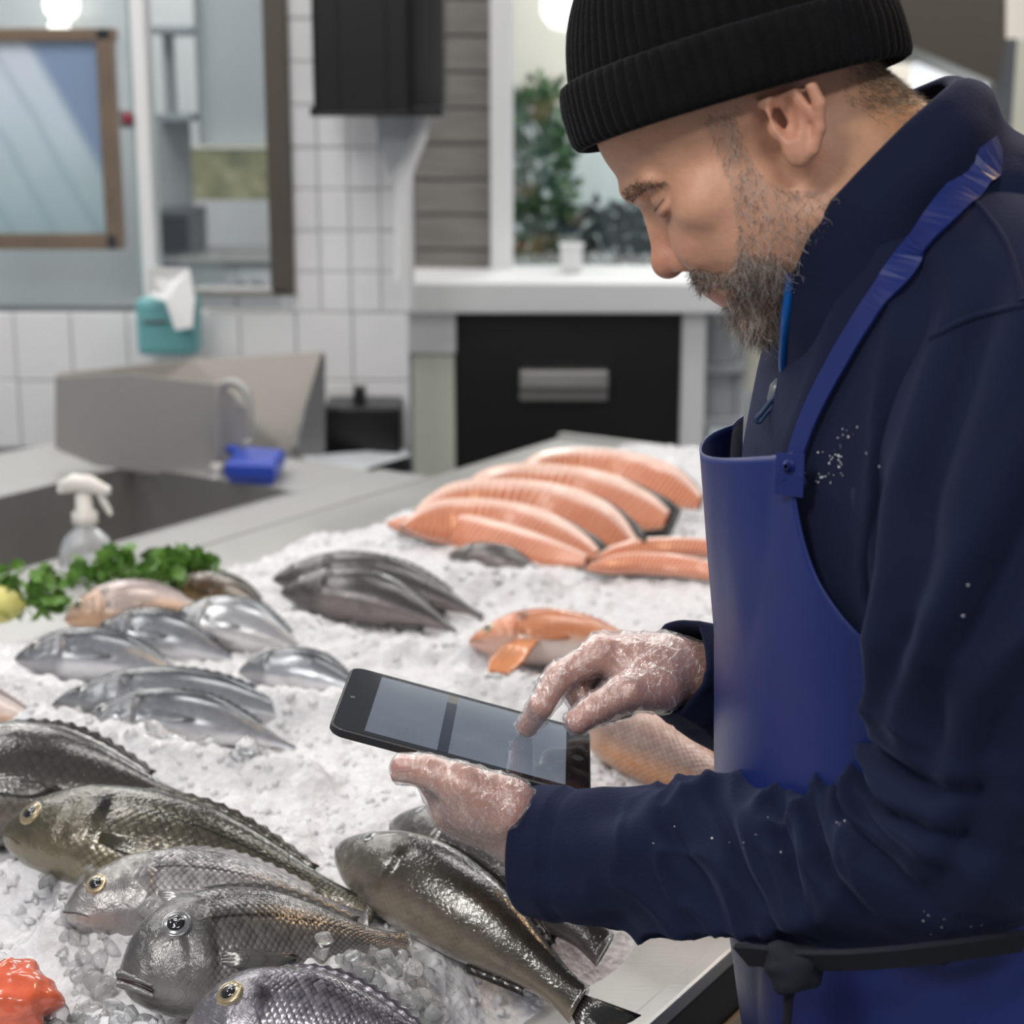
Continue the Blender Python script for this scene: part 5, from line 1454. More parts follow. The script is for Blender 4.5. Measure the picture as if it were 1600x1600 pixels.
# short hair at the nape and temples
nm = poly_in(nape_poly, HV[:, 0], HV[:, 2]) | (poly_in(side_poly, HV[:, 0], HV[:, 2]) & (np.abs(HV[:, 1]) > 50))
npc = np.array(pl(1375, 130))
wn_ = np.exp(-(np.hypot((HV[:, 0]-npc[0]), (HV[:, 2]-npc[1]))/22)**2) + 0.15*(HV[:, 0] > 0)
i, r = pick(nm & (np.abs(HV[:, 1]) < 80), 3000, 66, wn_)
root = HV[i]; nn = HN[i]
flow = np.tile(np.array([-0.25, 0, -1.0]), (len(i), 1))
dirs = flow - nn*(flow*nn).sum(1)[:, None] + nn*r.uniform(0.2, 0.6, len(i))[:, None] + r.normal(size=(len(i), 3))*0.35
grey = r.uniform(size=len(i)) < 0.55
cols = np.where(grey[:, None], np.array([0.46, 0.38, 0.29])*r.uniform(0.6, 1.4, (len(i), 1)), np.array([0.20, 0.14, 0.09])*r.uniform(0.6, 1.8, (len(i), 1)))
strands('hair', h2w(root), dirs @ HM, r.uniform(3, 7, len(i))/1000, cols, 0.00018, 4, 0.3, 67)

# ---- knit cap
n = NT('black_knit')
o_ = n.obj()
fz = n.noise(500, 3, o_); nz = n.noise(60, 3, o_)
n.P(color=n.mix(nz, (0.0025, 0.0025, 0.003), (0.008, 0.008, 0.009)), rough=0.9, spec=0.15, sheen=0.12, sheenr=0.4, sheent=(0.5, 0.5, 0.55), normal=n.bump(fz, 0.0012, 0.8))
M['knit'] = n.m
cax = nrm([-0.315, 0, 0.949]); cfx = nrm([0.949, 0, 0.315]); cly = np.array([0, 1.0, 0])
cc = np.array([12.0, 0, 26.0])
def cap_ring(h, rx, ry, A, sh=0.0):
    ex_ = np.sign(np.cos(A))*np.abs(np.cos(A))**0.92; ey_ = np.sign(np.sin(A))*np.abs(np.sin(A))**0.92
    return cc + cax*h + np.outer(rx*ex_ + sh, cfx) + np.outer(ry*ey_, cly)
NA = 912
A = np.linspace(0, 2*np.pi, NA, endpoint=False)
rib = np.abs(np.cos(A*38))**0.7
def cap_shell(name, prof, ribamp, parent_list=PARTS):
    rows = []
    for h, rx, ry, sh, ra in prof:
        g = (rib - 0.6)*ra*ribamp
        wob = 0.8*np.sin(A*3 + h*0.05) + 0.5*np.sin(A*7 + h*0.09)
        rows.append(cap_ring(h + 1.1*np.sin(A*5 + 1)[:, None]*0, rx + g + wob*min(1, ra), ry + g + wob*min(1, ra), A, sh))
    V = np.vstack(rows)
    F = grid_faces(len(prof), NA, cv=True)
    o = mobj(name, h2w(V), F, M['knit']); parent_list.append(o); return o
hs = np.linspace(0, 1, 22)
prof = [(30 + 108*math.sin(t*math.pi/2), *(np.array([110.5, 88])*(max(0.02, math.cos(t*math.pi/2))**0.62)), -6*t, 1.0 - 0.6*t) for t in hs]
prof = [(18, 109, 86, 0, 1.0)] + prof
cap = cap_shell('cap_crown', prof, 2.6)
cprof = [(34, 107, 85, 0, .3), (42, 110.5, 89, 0, .7), (44.5, 113, 92, 0, 1), (43, 115.5, 95, 0, 1), (38, 117, 97, 0, 1), (25, 118, 98.5, 0, 1), (12, 117.5, 98.5, 0, 1), (4, 116.5, 97.5, 0, 1), (0.5, 114.5, 95.5, 0, 1), (-0.5, 111.5, 92, 0, .8), (3, 108.5, 85.5, 0, .5), (14, 107, 84, 0, .3)]
cuff = cap_shell('cap_cuff', cprof, 2.0)
tag(cap, 'ribbed black knit crown'); tag(cuff, 'turned-up ribbed cuff of the black cap')

# ------------------------------------------------------------------ fleece jacket
n = NT('navy_fleece')
o_ = n.obj()
fz = n.noise(420, 4, o_, 0.65); big = n.noise(14, 3, o_)
lint = n.n('ShaderNodeMapRange', {0: n.noise(700, 2, o_), 1: 0.72, 2: 0.80}).outputs[0]
col = n.mix(big, (0.0042, 0.0068, 0.025), (0.0075, 0.0115, 0.038))
col = n.mix(n.math('MULTIPLY', lint, 0.25), col, (0.10, 0.11, 0.17))
n.P(color=col, rough=0.85, spec=0.2, sheen=0.16, sheenr=0.45, sheent=(0.35, 0.42, 0.75), normal=n.bump(fz, 0.0010, 0.6))
M['fleece'] = n.m
def ridged(x, y, s): return (1 - np.abs(vnoise(x, y, s)))**2.5
def sleeve(pts, rad, ref, nseg, nph, fold, name, flat=1.0, endcap=True):
    path = catmull(np.array([list(p) + [r] for p, r in zip(pts, rad)]), nseg)
    c, R = path[:, :3], path[:, 3]
    # soften the path so the elbow turns in a curve
    for _ in range(260): c[1:-1] = 0.5*c[1:-1] + 0.25*(c[2:] + c[:-2])
    T, A_, B_ = frames(c, ref)
    L = np.concatenate([[0], np.cumsum(np.linalg.norm(np.diff(c, axis=0), axis=1))])
    ph = np.linspace(0, 2*np.pi, nph, endpoint=False)
    S, PH = np.meshgrid(L, ph, indexing='ij')
    d = fold(S, PH, L[-1])
    rr_ = R[:, None] + d
    # cloth bunches instead of passing through itself on the inside of the bend
    ds = np.linalg.norm(np.gradient(c, axis=0), axis=1)[:, None]
    kv = np.gradient(T, axis=0)/ds
    for _ in range(8): kv[1:-1] = 0.5*kv[1:-1] + 0.25*(kv[2:] + kv[:-2])
    kd = (kv @ np.array([0, 0, 0.0]))[:, None] + (kv*A_).sum(1)[:, None]*np.cos(PH) + (kv*B_).sum(1)[:, None]*np.sin(PH)
    rr_ = np.where(kd > 0, np.minimum(rr_, 0.92/np.maximum(kd, 1e-3)), rr_)
    V = c[:, None] + rr_[..., None]*(A_[:, None]*np.cos(PH)[..., None] + B_[:, None]*np.sin(PH)[..., None]*flat)
    # cuff end turned inward
    end = []
    for k, (sc_, bk) in enumerate(((0.985, 0.002), (0.93, 0.003), (0.88, -0.002), (0.86, -0.02), (0.85, -0.06))):
        ring = c[-1] + T[-1]*bk + (V[-1] - c[-1])*sc_
        end.append(ring)
    V = np.vstack([V.reshape(-1, 3)] + end)
    F = grid_faces(nseg + 5, nph, cv=True)
    o = mobj(name, V, F, M['fleece'])
    return o, c, (T, A_, B_), L
def left_fold(S, PH, Lt):
    # PH=0 faces the camera; long diagonal creases gather on the inside of the elbow
    P2 = np.where(PH > np.pi, PH - 2*np.pi, PH)
    u = (S - 0.06)/(Lt - 0.06)
    el = np.exp(-((u - 0.52)/0.13)**2)
    fo = sstep(0.50, 0.60, u)*(1 - sstep(0.86, 0.95, u))
    up = 1 - sstep(0.38, 0.52, u)
    d = -0.012*el*np.abs(np.sin((S*58 + 0.9*np.sin(P2 + 0.6) + 0.5*vnoise(S*20, P2*1.2, 3))))**0.8*(0.45 + 0.55*np.sin(P2 + 0.9))
    d += 0.013*fo*(ridged(S*19 + 0.55*P2 + 2, P2*0.75, 71) - 0.4)
    d += 0.005*fo*(ridged(S*44 - 0.8*P2, P2*1.3, 72) - 0.4)
    d += 0.016*up*(ridged(S*7 - 1.15*P2 + 4, P2*1.0 + S*2, 73) - 0.4)
    d += 0.003*vnoise(S*16, P2*2, 74)
    P3 = 0.75*np.exp(-((P2 - 0.35)/0.8)**2)
    for ck, dp, wd_, sl_ in ((0.40, 0.011, 0.007, 0.020), (0.435, 0.013, 0.006, 0.026), (0.475, 0.012, 0.006, 0.022), (0.515, 0.011, 0.006, 0.030), (0.545, 0.012, 0.007, 0.020), (0.585, 0.010, 0.006, 0.034), (0.63, 0.008, 0.007, 0.028)):
        x = (S - ck - sl_*np.sin(P2 - 0.3) - 0.006*vnoise(P2*1.5, S*0 + ck*50, 75))/wd_
        d += (-dp*np.exp(-x*x) + 0.45*dp*np.exp(-(np.abs(x) - 2.0)**2))*P3
    for p0, kk_, s0_, s1_, dp in ((-0.9, 3.2, 0.12, 0.34, 0.010), (-0.35, 3.6, 0.16, 0.40, 0.012), (0.25, 3.0, 0.10, 0.36, 0.011), (-0.1, -2.2, 0.30, 0.48, 0.008), (0.8, 2.0, 0.2, 0.42, 0.009)):
        x = (P2 - p0 - kk_*(S - 0.25) - 0.12*vnoise(S*18, S*0 + p0*9, 76))/0.13
        d += (-dp*np.exp(-x*x) + 0.5*dp*np.exp(-(np.abs(x) - 2.1)**2))*sstep(s0_, s0_ + 0.06, S)*(1 - sstep(s1_ - 0.06, s1_, S))
    # double stitched cuff
    d -= 0.0016*np.exp(-((Lt - S - 0.028)/0.0022)**2) + 0.0014*np.exp(-((Lt - S - 0.034)/0.002)**2)
    d += 0.0022*sstep(Lt - 0.034, Lt - 0.022, S)
    return d
Lpts = [PY(1500, 380, 1.2), PY(1560, 440, 1.14), PY(1612, 550, 1.09), PY(1610, 720, 1.05), PY(1588, 890, 1.04), PY(1565, 1070, 1.035), PY(1530, 1230, 1.04), PY(1440, 1335, 1.055), PY(1290, 1350, 1.095), PY(1130, 1350, 1.135), PY(980, 1345, 1.175), PY(842, 1328, 1.212)]
Lrad = [0.050, 0.072, 0.087, 0.096, 0.093, 0.086, 0.080, 0.073, 0.062, 0.056, 0.0515, 0.0465]
slv, lc, lfr, lL = sleeve(Lpts, Lrad, (-0.1, -1, 0), 260, 150, left_fold, 'sleeve')
tag(slv, 'creased navy sleeve of the near arm')
PARTS.append(slv)
def right_fold(S, PH, Lt):
    return 0.006*(ridged(S*14 + 0.5*PH, np.cos(PH), 81) - 0.4) - 0.0016*np.exp(-((Lt - S - 0.030)/0.003)**2)
Rpts = [PY(1450, 430, 1.34), PY(1480, 540, 1.40), PY(1470, 800, 1.445), PY(1410, 1050, 1.46), PY(1330, 1150, 1.455), PY(1210, 1105, 1.39), PY(1125, 1066, 1.352), PY(1056, 1044, 1.334)]
Rrad = [0.070, 0.080, 0.080, 0.074, 0.068, 0.058, 0.048, 0.041]
slr, *_ = sleeve(Rpts, Rrad, (-0.1, -1, 0), 150, 72, right_fold, 'sleeve')
PARTS.append(slr)

# torso of the jacket: stacked sections (centre px, half depth, half width)
rows = [(1640, 1455, .132, .185), (1540, 1452, .136, .185), (1400, 1440, .138, .182), (1250, 1430, .136, .180), (1100, 1425, .132, .178), (950, 1422, .128, .178), (820, 1420, .122, .182), (700, 1418, .113, .188), (600, 1425, .106, .190), (520, 1435, .100, .186), (450, 1448, .094, .172), (390, 1458, .088, .148), (340, 1468, .084, .124), (300, 1478, .080, .104), (262, 1490, .074, .090), (236, 1500, .060, .072)]
secs = []
for y, x, rx, ry in rows:
    p = PY(x, y, YM); secs.append([p[2], p[0], rx, ry])
secs = np.array(secs)
secs = secs[np.argsort(secs[:, 0])]
zz = np.linspace(secs[0, 0], secs[-1, 0], 230)
cx, rx, ry = crv(secs, zz)
NP = 200
ph = np.linspace(0, 2*np.pi, NP, endpoint=False)
Z_, PH = np.meshgrid(zz, ph, indexing='ij')
ex_ = np.sign(np.cos(PH))*np.abs(np.cos(PH))**0.9; ey_ = np.sign(np.sin(PH))*np.abs(np.sin(PH))**0.9
side = np.exp(-((PH - 1.5*np.pi)/0.9)**2)
fold = 0.016*side*(ridged(Z_*9 + ex_*2.2 + 3, ex_*3 - Z_*2, 91) - 0.4)*sstep(1.02, 1.15, Z_) + 0.004*vnoise(Z_*14 + PH, PH*2, 92)
V = np.stack([cx[:, None] + (rx[:, None] + fold)*ex_, YM + (ry[:, None] + fold)*ey_, Z_], -1).reshape(-1, 3)
tors = mobj('jacket', V, [tuple(q) for q in grid_faces(230, NP, cv=True)] + [tuple(range(NP))[::-1]], M['fleece'])
tag(tors, 'navy fleece jacket body'); PARTS.append(tors)

# collar: standing funnel leaning forward, open at the front with a blue zip
Tf, Tb = PY(1180, 436, 1.205), PY(1500, 112, 1.215)
Bf, Bb = PY(1246, 640, 1.205), PY(1612, 250, 1.225)
NC = 150
al_u = np.linspace(0, 1, NC)
def collar_row(t, off):
    # t: 0 base .. 1 top edge ; off: outward offset
    F_ = Bf*(1 - t) + Tf*t; B_ = Bb*(1 - t) + Tb*t
    cen = (F_ + B_)/2; hx = (F_ - B_)/2
    hl_ = np.linalg.norm(hx); exv = hx/hl_
    wy = 0.102*(1 - t) + 0.084*t
    al = 0.05 + 0.60*float(sstep(0.15, 0.9, t)) + (al_u)*(2*np.pi - 0.10 - 1.2*float(sstep(0.15, 0.9, t)))
    ax_ = nrm((Tf + Tb)/2 - (Bf + Bb)/2)
    sag = 0.014*t*np.abs(np.sin(al))**1.5 
    bul = 0.006*math.sin(t*math.pi)
    roll = 0.0045*np.sin(t*9.5 + 0.6)*np.clip(-np.cos(al)*0.9 + 0.55, 0, 1) + 0.003*vnoise(al*3.0 + t*2, np.full(NC, t*3.0), 17)
    ca, sa = np.cos(al), np.sin(al)
    return cen + np.outer((hl_ + bul + roll + off)*np.sign(ca)*np.abs(ca)**0.95, exv) + np.outer(-(wy + bul + roll + off)*np.sign(sa)*np.abs(sa)**0.9, np.array([0, 1.0, 0])) + np.outer(sag, ax_)
rows_ = [collar_row(t, 0.0) for t in np.linspace(-0.25, 0.95, 26)]
rows_ += [collar_row(1.0, -0.002), collar_row(1.015, -0.006), collar_row(1.0, -0.010)]
rows_ += [collar_row(t, -0.012) for t in np.linspace(0.9, 0.0, 12)]
V = np.array(rows_).reshape(-1, 3)
nr = len(rows_)
F = [tuple(q) for q in grid_faces(nr, NC)]
col_o = mobj('collar', V, F, M['fleece'])
tag(col_o, 'raised funnel collar'); PARTS.append(col_o)
dg = bpy.context.evaluated_depsgraph_get()
def bvh_of(*objs):
    vs_, fs_, o = [], [], 0
    for ob in objs:
        me = ob.data
        vs_ += [v.co.copy() for v in me.vertices]; fs_ += [[i + o for i in p.vertices] for p in me.polygons]; o = len(vs_)
    return BVHTree.FromPolygons(vs_, fs_)
BV = bvh_of(tors, col_o, slv)
BVT = bvh_of(tors, col_o)
def hit(x, y, bv=BV):
    r = nrm(ray(x, y))
    h = bv.ray_cast(Vector(CAM), Vector(r))
    return (np.array(h[0]), np.array(h[1])) if h[0] is not None else (None, None)

# zip: blue tape down the collar edge, dark zip below, slider and cord pull
M['zip'] = simple('blue_zip', (0.0, 0.075, 0.30), 0.35)
M['zipd'] = simple('dark_zip', (0.02, 0.03, 0.06), 0.3, 0.5)
zp = np.array([rows_[k][0] for k in range(9, 27)])
zp = zp + nrm(np.array([-0.6, -0.8, 0.0]))*0.001
v, f = tube(zp, np.concatenate([[0.0015], np.full(16, 0.0032), [0.002]]), 10, (0, 1, 0)); zo = mobj('zip_tape', v, f, M['zip']); PARTS.append(zo)
zq = catmull([PY(1228, 560, 1.20), PY(1222, 600, 1.20), PY(1208, 640, 1.20), PY(1194, 680, 1.20), PY(1186, 712, 1.20)], 60)
v, f = tube(zq, 0.0028 + 0.0009*np.cos(np.arange(60)*np.pi), 8, (0, 1, 0)); PARTS.append(mobj('zip_teeth', v, f, M['zipd']))
sl = PY(1216, 612, 1.188)
v, f = tube([sl + np.array([0, 0, 0.009]), sl + np.array([-0.001, 0, 0.004]), sl + np.array([-0.003, 0, -0.006]), sl + np.array([-0.004, 0, -0.010])], [0.002, 0.0048, 0.0048, 0.002], 10, (0, 1, 0)); PARTS.append(mobj('zip_slider', v, f, M['rail']))
cp = catmull([PY(x, y, 1.183) for x, y in ((1215, 615), (1203, 628), (1190, 645), (1181, 655), (1186, 660), (1197, 646), (1208, 634), (1216, 622))], 40)
v, f = tube(cp, 0.0016, 8, (0, 1, 0)); PARTS.append(mobj('zip_cord', v, f, simple('navy_cord', (0.01, 0.03, 0.09), 0.6)))

# shoulder and armhole seams
def seam(px, name='seam', rad=0.0022, bv=BV):
    pts = catmull(np.array([(x, y, 0) for x, y in px], float), 40)
    out = []
    for x, y, _ in pts:
        h, n_ = hit(x, y, bv)
        if h is not None: out.append(h)
    if len(out) > 4:
        v, f = tube(np.array(out), rad, 8, (0, -1, 0.2)); PARTS.append(mobj(name, v, f, M['fleece']))
seam([(1515, 308), (1545, 340), (1572, 380), (1590, 430), (1598, 470)])
seam([(1600, 478), (1560, 486), (1510, 500), (1455, 528)])

# ------------------------------------------------------------------ apron
n = NT('blue_pvc')
o_ = n.obj()
n.P(color=n.mix(n.noise(6, 3, o_), (0.008, 0.017, 0.112), (0.013, 0.027, 0.162)), rough=0.42, spec=0.45, normal=n.bump(n.noise(25, 4, o_), 0.0012, 0.5))
M['pvc'] = n.m
# rows: px y, front px x, near-edge px x, near half width (m toward camera), far half width
arow = [(707, 1091, 1256, .125, .125), (760, 1095, 1252, .128, .128), (830, 1101, 1262, .135, .13), (900, 1108, 1290, .145, .14), (960, 1114, 1322, .158, .15), (1010, 1119, 1352, .170, .16), (1100, 1127, 1420, .185, .17), (1230, 1140, 1520, .196, .18), (1380, 1155, 1580, .2, .19), (1500, 1166, 1600, .203, .195), (1620, 1172, 1605, .206, .2)]
za = []
for y, xf, xn, wn, wf in arow:
    pf = PY(xf, y, YM); pn = PY(xn, y, YM - wn)
    za.append([pf[2], pf[0], pn[0], wn, wf, pn[2] - pf[2]])
last = za[-1]
za += [[0.62, last[1] + 0.0, last[2], .21, .2, 0.0], [0.36, last[1] - 0.01, last[2] - 0.03, .215, .205, 0.0]]
za = np.array(za)[::-1]
zz = np.linspace(za[0, 0], za[-1, 0], 170)
xf, xn, wn, wf, dzn = crv(za, zz)
kk = np.linspace(-1, 1, 90)
Zg, K = np.meshgrid(zz, kk, indexing='ij')
Wd = np.where(K < 0, wn[:, None], wf[:, None])
top = sstep(za[-1, 0] - 0.10, za[-1, 0], Zg)
pw = 2.3 - 0.5*top + 2.6*(1 - sstep(0.98, 1.18, Zg))
Xg = xf[:, None] + (xn - xf)[:, None]*np.abs(K)**pw
far = np.clip(K, 0, 1)
Xg = Xg + 0.10*(xn - xf)[:, None]*far**2*top
wav = 0.0055*np.sin(K*5.2 + Zg*6)*sstep(0.15, 0.5, np.abs(K))*0.6 + 0.006*vnoise(K*2.2 + 3, Zg*5, 33)
Xg = Xg + wav*(1 - 0.6*top)
Yg = YM + K*Wd
# the apron always lies outside the jacket
tcx, trx, trY = crv(secs, np.clip(zz, secs[0, 0], secs[-1, 0]))
sn_ = np.clip(np.abs(Yg - YM)/(trY[:, None] + 0.008), 0, 1)**(1/0.9)
Xt = tcx[:, None] - (trx[:, None] + 0.014)*np.sqrt(np.clip(1 - sn_**2, 0, 1))**0.9
Xg = np.where(np.abs(Yg - YM) < trY[:, None] + 0.008, np.minimum(Xg, Xt), Xg)
Zt = Zg + dzn[:, None]*np.clip(-K, 0, 1)**1.5 + far*0.004*top
A_ = np.stack([Xg, Yg, Zt], -1)
th = np.array([0.0016, 0, 0])
V = np.concatenate([A_.reshape(-1, 3), (A_ + th).reshape(-1, 3)])
g = grid_faces(170, 90); k = 170*90
idx = np.arange(k).reshape(170, 90)
bd = list(idx[0]) + list(idx[1:, -1]) + list(idx[-1, -2::-1]) + list(idx[-2:0:-1, 0])
F = [tuple(q) for q in g] + [tuple(q[::-1] + k) for q in g] + [(bd[i], bd[(i+1) % len(bd)], bd[(i+1) % len(bd)] + k, bd[i] + k) for i in range(len(bd))]
apr = mobj('apron', V, F, M['pvc']); tag(apr, 'blue waterproof bib apron'); PARTS.append(apr)
BVA = bvh_of(apr)
def ribbon(pts, up_hint, wid, t, name, mat):
    pts = np.asarray(pts); T, A_, B_ = frames(pts, up_hint)
    V = []
    wid = np.broadcast_to(wid, (len(pts),))
    for p, a, b, w in zip(pts, A_, B_, wid):
        V += [p - b*w/2 - a*t/2, p - b*w/2 + a*t/2, p + b*w/2 + a*t/2, p + b*w/2 - a*t/2]
    F = [tuple(q) for q in grid_faces(len(pts), 4, cv=True)] + [(0, 1, 2, 3), tuple(range(len(V)-4, len(V)))[::-1]]
    o = mobj(name, np.array(V), F, mat, smooth=False); PARTS.append(o); return o
# neck strap laid over the jacket
spx = catmull(np.array([(1240, 752, 0), (1252, 712, 0), (1272, 655, 0), (1310, 580, 0), (1358, 500, 0), (1410, 425, 0), (1460, 358, 0), (1505, 300, 0), (1540, 255, 0), (1562, 232, 0)], float), 60)
sp, sn = [], []
for j, (x, y, _) in enumerate(spx):
    h, n_ = hit(x, y, BV)
    ha, na = hit(x, y, BVA)
    if ha is not None and y > 700:
        n_ = na if na @ (CAM - ha) > 0 else -na
        sp.append(ha + n_*0.003); sn.append(n_)
    elif h is not None:
        n_ = n_ if n_ @ (CAM - h) > 0 else -n_
        sp.append(h + n_*0.005); sn.append(n_)
# last stretch goes round the back of the neck
e0 = sp[-1]
for p in (PY(1580, 225, 1.20), PY(1590, 226, 1.26), PY(1570, 232, 1.33)):
    sp.append(p); sn.append(nrm([1, -0.2, 0.6]))
sp, sn = np.array(sp), np.array(sn)
for _ in range(5):
    sp[1:-1] = 0.5*sp[1:-1] + 0.25*(sp[2:] + sp[:-2]); sn[1:-1] = 0.5*sn[1:-1] + 0.25*(sn[2:] + sn[:-2])
T = np.gradient(sp, axis=0); V = []
wd = np.linspace(0.0155, 0.023, len(sp))
for p, t, n_, w in zip(sp, T, sn, wd):
    t = nrm(t); b = nrm(np.cross(t, n_)); n_ = np.cross(b, t)
    V += [p - b*w/2 - n_*0.001, p - b*w/2 + n_*0.001, p + b*w/2 + n_*0.001, p + b*w/2 - n_*0.001]
PARTS.append(mobj('neck_strap', np.array(V), [tuple(q) for q in grid_faces(len(sp), 4, cv=True)] + [(0, 1, 2, 3)], M['pvc'], smooth=False))
# welded tab and stud at the bib corner
h, n_ = hit(1240, 740, BVA)
if h is not None:
    ribbon([h + np.array([-0.003, -0.003, 0.014]), h + np.array([-0.003, -0.004, 0]), h + np.array([-0.003, -0.003, -0.014])], (-0.5, -1, 0), 0.019, 0.0015, 'strap_tab', M['pvc'])
    v, f = tube([h + np.array([-0.004, -0.004, 0.006]), h + np.array([-0.0055, -0.0065, 0.006]), h + np.array([-0.006, -0.007, 0.006])], [0.0042, 0.0038, 0.002], 12, (0, 0, 1)); PARTS.append(mobj('stud', v, f, M['pvc']))
# waist tie with dark knot
kp = PY(1240, 1512, 1.03)
bv_, bf_ = ico(3)
kv = bv_*(1 + 0.25*vnoise(bv_[:, 0]*2.5, bv_[:, 2]*2.5 + bv_[:, 1], 6))[:, None]*np.array([0.021, 0.016, 0.016]) + kp
M['tie'] = simple('dark_tie', (0.004, 0.005, 0.013), 0.85, var=0.3, scale=60)
PARTS.append(mobj('tie_knot', kv, bf_, M['tie']))
tp = catmull([PY(1160, 1492, 1.06), PY(1200, 1494, 1.035), kp + np.array([0, 0, 0.006]), PY(1330, 1500, 1.0), PY(1450, 1490, 0.985), PY(1600, 1470, 1.0)], 40)
ribbon(tp, (0, -1, 0.1), 0.017, 0.004, 'waist_tie', M['tie'])
v, f = tube([kp, PY(1232, 1560, 1.03), PY(1226, 1640, 1.04), PY(1224, 1800, 1.05)], [0.004, 0.0035, 0.003, 0.003], 8, (0, 1, 0)); PARTS.append(mobj('tie_end', v, f, M['tie']))
# trousers and shoes
M['trousers'] = simple('dark_trousers', (0.012, 0.013, 0.018), 0.8, var=0.3, scale=30)
hip = PY(1470, 1600, YM)
for sgn in (-1, 1):
    x0, y0 = hip[0] + 0.01, YM + sgn*0.092
    v, f = tube(catmull([(x0, y0, 0.95), (x0 + 0.005, y0, 0.8), (x0 - 0.01, y0 + sgn*0.01, 0.5), (x0 + 0.015, y0 + sgn*0.015, 0.2), (x0 + 0.02, y0 + sgn*0.015, 0.07)], 30), crv([(0, .105), (.2, .098), (.5, .072), (.8, .062), (1, .068)], np.linspace(0, 1, 30)), 24, (1, 0, 0))
    PARTS.append(mobj('trouser_leg', v, f, M['trousers']))
    sx, sy = x0 + 0.02, y0 + sgn*0.015
    V = []
    prof = [(0.10, .030, .07), (0.085, .040, .085), (0.02, .045, .09), (-0.06, .047, .07), (-0.13, .046, .052), (-0.175, .036, .045), (-0.19, .015, .03)]
    A = np.linspace(0, np.pi, 11)
    for dx, w, h in prof:
        V += [(sx + dx, sy + w*math.cos(a), h*math.sin(a)**0.7) for a in A]
    F = [tuple(q) for q in grid_faces(len(prof), 11)] + [tuple(range(11))[::-1], tuple(range(len(V)-11, len(V)))] + [tuple(k*11 for k in range(len(prof)))[::-1] + tuple(k*11 + 10 for k in range(len(prof)))]
    PARTS.append(mobj('boot', np.array(V), F, M['black']))
# ice flecks and droplets caught on the fleece
r = np.random.default_rng(77)
pts, szs = [], []
for cx_, cy_, sx_, sy_, cnt in ((1325, 672, 9, 12, 14), (1310, 715, 12, 12, 34), (1285, 745, 22, 8, 20), (1318, 1286, 8, 4, 7), (1160, 1310, 60, 40, 14), (1500, 1440, 60, 20, 16)):
    for _ in range(cnt):
        h, n_ = hit(cx_ + r.normal()*sx_, cy_ + r.normal()*sy_)
        if h is not None: pts.append(h + n_*0.0004); szs.append(r.uniform(0.0004, 0.0011))
for x, y in ((1513, 914), (1505, 962), (1466, 560), (1374, 729)):
    h, n_ = hit(x, y); pts.append(h + n_*0.0005); szs.append(0.0012)
o = chunks('ice_flecks', np.array(pts), np.array(szs), 1, simple('white_fleck', (0.7, 0.72, 0.76), 0.3), 78); o['kind'] = 'stuff'; PARTS.append(o)
adopt(person, *PARTS)

# ------------------------------------------------------------------ tablet
def rrect(L, W, r, n_=8):
    out = []
    for cx_, cy_, a0 in ((L/2 - r, W/2 - r, 0), (-L/2 + r, W/2 - r, 90), (-L/2 + r, -W/2 + r, 180), (L/2 - r, -W/2 + r, 270)):
        for k in range(n_ + 1):
            a = math.radians(a0 + 90*k/n_); out.append((cx_ + r*math.cos(a), cy_ + r*math.sin(a)))
    return np.array(out)
def tw(u, w, h): return TC + TA*u + TB*w + TN*h
def slab(name, L, W, r, levels, mat, cu=0, cw=0):
    V = []
    for h, ins_ in levels:
        o = rrect(L - 2*ins_, W - 2*ins_, max(0.0005, r - ins_))
        V += [tw(u + cu, w + cw, h) for u, w in o]
    nn_ = len(o)
    F = [tuple(q) for q in grid_faces(len(levels), nn_, cv=True)] + [tuple(range(nn_))[::-1], tuple(range(len(V) - nn_, len(V)))]
    return mobj(name, np.array(V), F, mat, smooth=False)
M['tabcase'] = simple('tablet_case', (0.018, 0.018, 0.020), 0.4)
M['tabglass'] = simple('tablet_bezel', (0.006, 0.006, 0.007), 0.04, coat=0.5)
tp_ = [slab('case', TL, TW, 0.012, [(-TT, 0.004), (-TT + 0.0012, 0.0015), (-TT + 0.003, 0.0), (-0.0012, 0.0), (-0.0003, 0.0007)], M['tabcase'])]
tp_.append(slab('front_glass', TL - 0.003, TW - 0.003, 0.011, [(-0.0004, 0.0), (0.0, 0.0003)], M['tabglass']))
n = NT('tablet_screen')
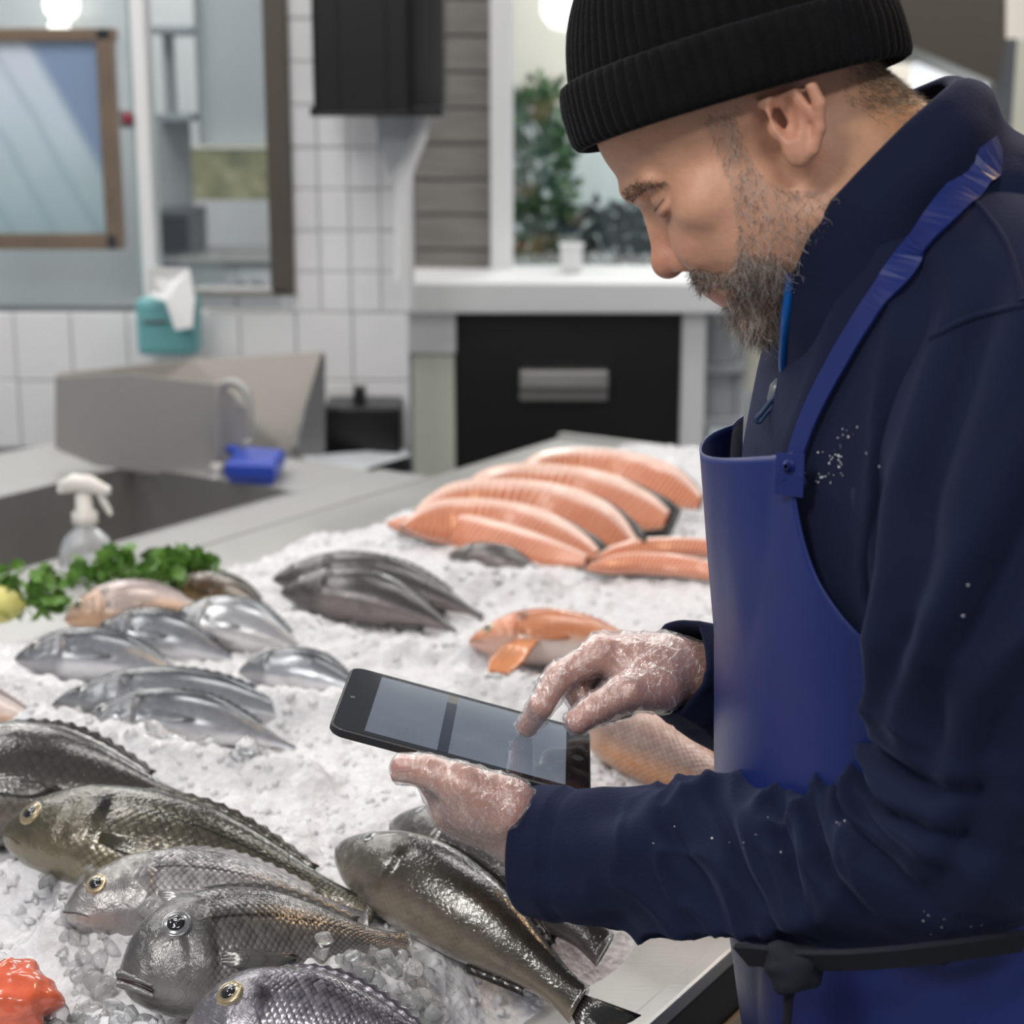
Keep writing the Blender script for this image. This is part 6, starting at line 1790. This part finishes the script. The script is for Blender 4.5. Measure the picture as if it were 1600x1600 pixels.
# the screen shows a pale list page with a dark divider bar; coordinates along the tablet axes
uvn = n.uv(); s = n.sepuv(uvn)
nz = n.noise(2.2, 2, uvn, 0.5, 0.6)
base = n.mix(nz, (0.10, 0.125, 0.165), (0.20, 0.235, 0.285))
bar = n.math('MULTIPLY', n.math('GREATER_THAN', s[0], 0.36), n.math('LESS_THAN', s[0], 0.415))
base = n.mix(bar, base, n.mix(n.math('GREATER_THAN', s[1], 0.86), (0.012, 0.022, 0.040), (0.13, 0.13, 0.11)))
rowsn = n.math('LESS_THAN', n.math('FRACT', n.math('MULTIPLY', s[0], 26.0)), 0.16)
txt = n.math('GREATER_THAN', n.noise(1.0, 2, n.map(uvn, (34, 60, 1))), 0.60)
band = n.math('MULTIPLY', n.math('LESS_THAN', s[1], 0.33), n.math('MULTIPLY', n.math('GREATER_THAN', s[1], 0.06), n.math('LESS_THAN', s[0], 0.92)))
base = n.mix(n.math('MULTIPLY', n.math('MULTIPLY', rowsn, txt), n.math('MULTIPLY', band, 0.35)), base, (0.04, 0.055, 0.08))
n.P(color=(0.01, 0.01, 0.012), rough=0.05, emit=base, emits=1.0, spec=0.6)
so = slab('screen', 0.158, 0.119, 0.0008, [(-0.0002, 0.0), (0.00015, 0.0)], n.m, cu=0.003)
cos = np.empty(len(so.data.vertices)*3); so.data.vertices.foreach_get('co', cos); cos = cos.reshape(-1, 3) - TC
set_uv(so.data, np.stack([(cos @ TA - 0.003)/0.158 + 0.5, (cos @ TB)/0.119 + 0.5], 1))
tp_.append(so)
v, f = tube([tw(-0.093, 0.0, -0.0001), tw(-0.093, 0.0, 0.0002)], [0.0022, 0.0020], 14, TA); tp_.append(mobj('camera_lens', v, f, M['tabcase'], smooth=False))
v, f = tube([tw(0.092, -0.0, -0.0001), tw(0.092, 0.0, 0.0002)], [0.0050, 0.0048], 20, TA); tp_.append(mobj('home_button', v, f, M['tabcase'], smooth=False))
root = empty('tablet', TC - TN*TT)
adopt(root, *tp_)
tag(root, 'small black tablet with a pale blue-grey screen held over the ice', 'tablet')
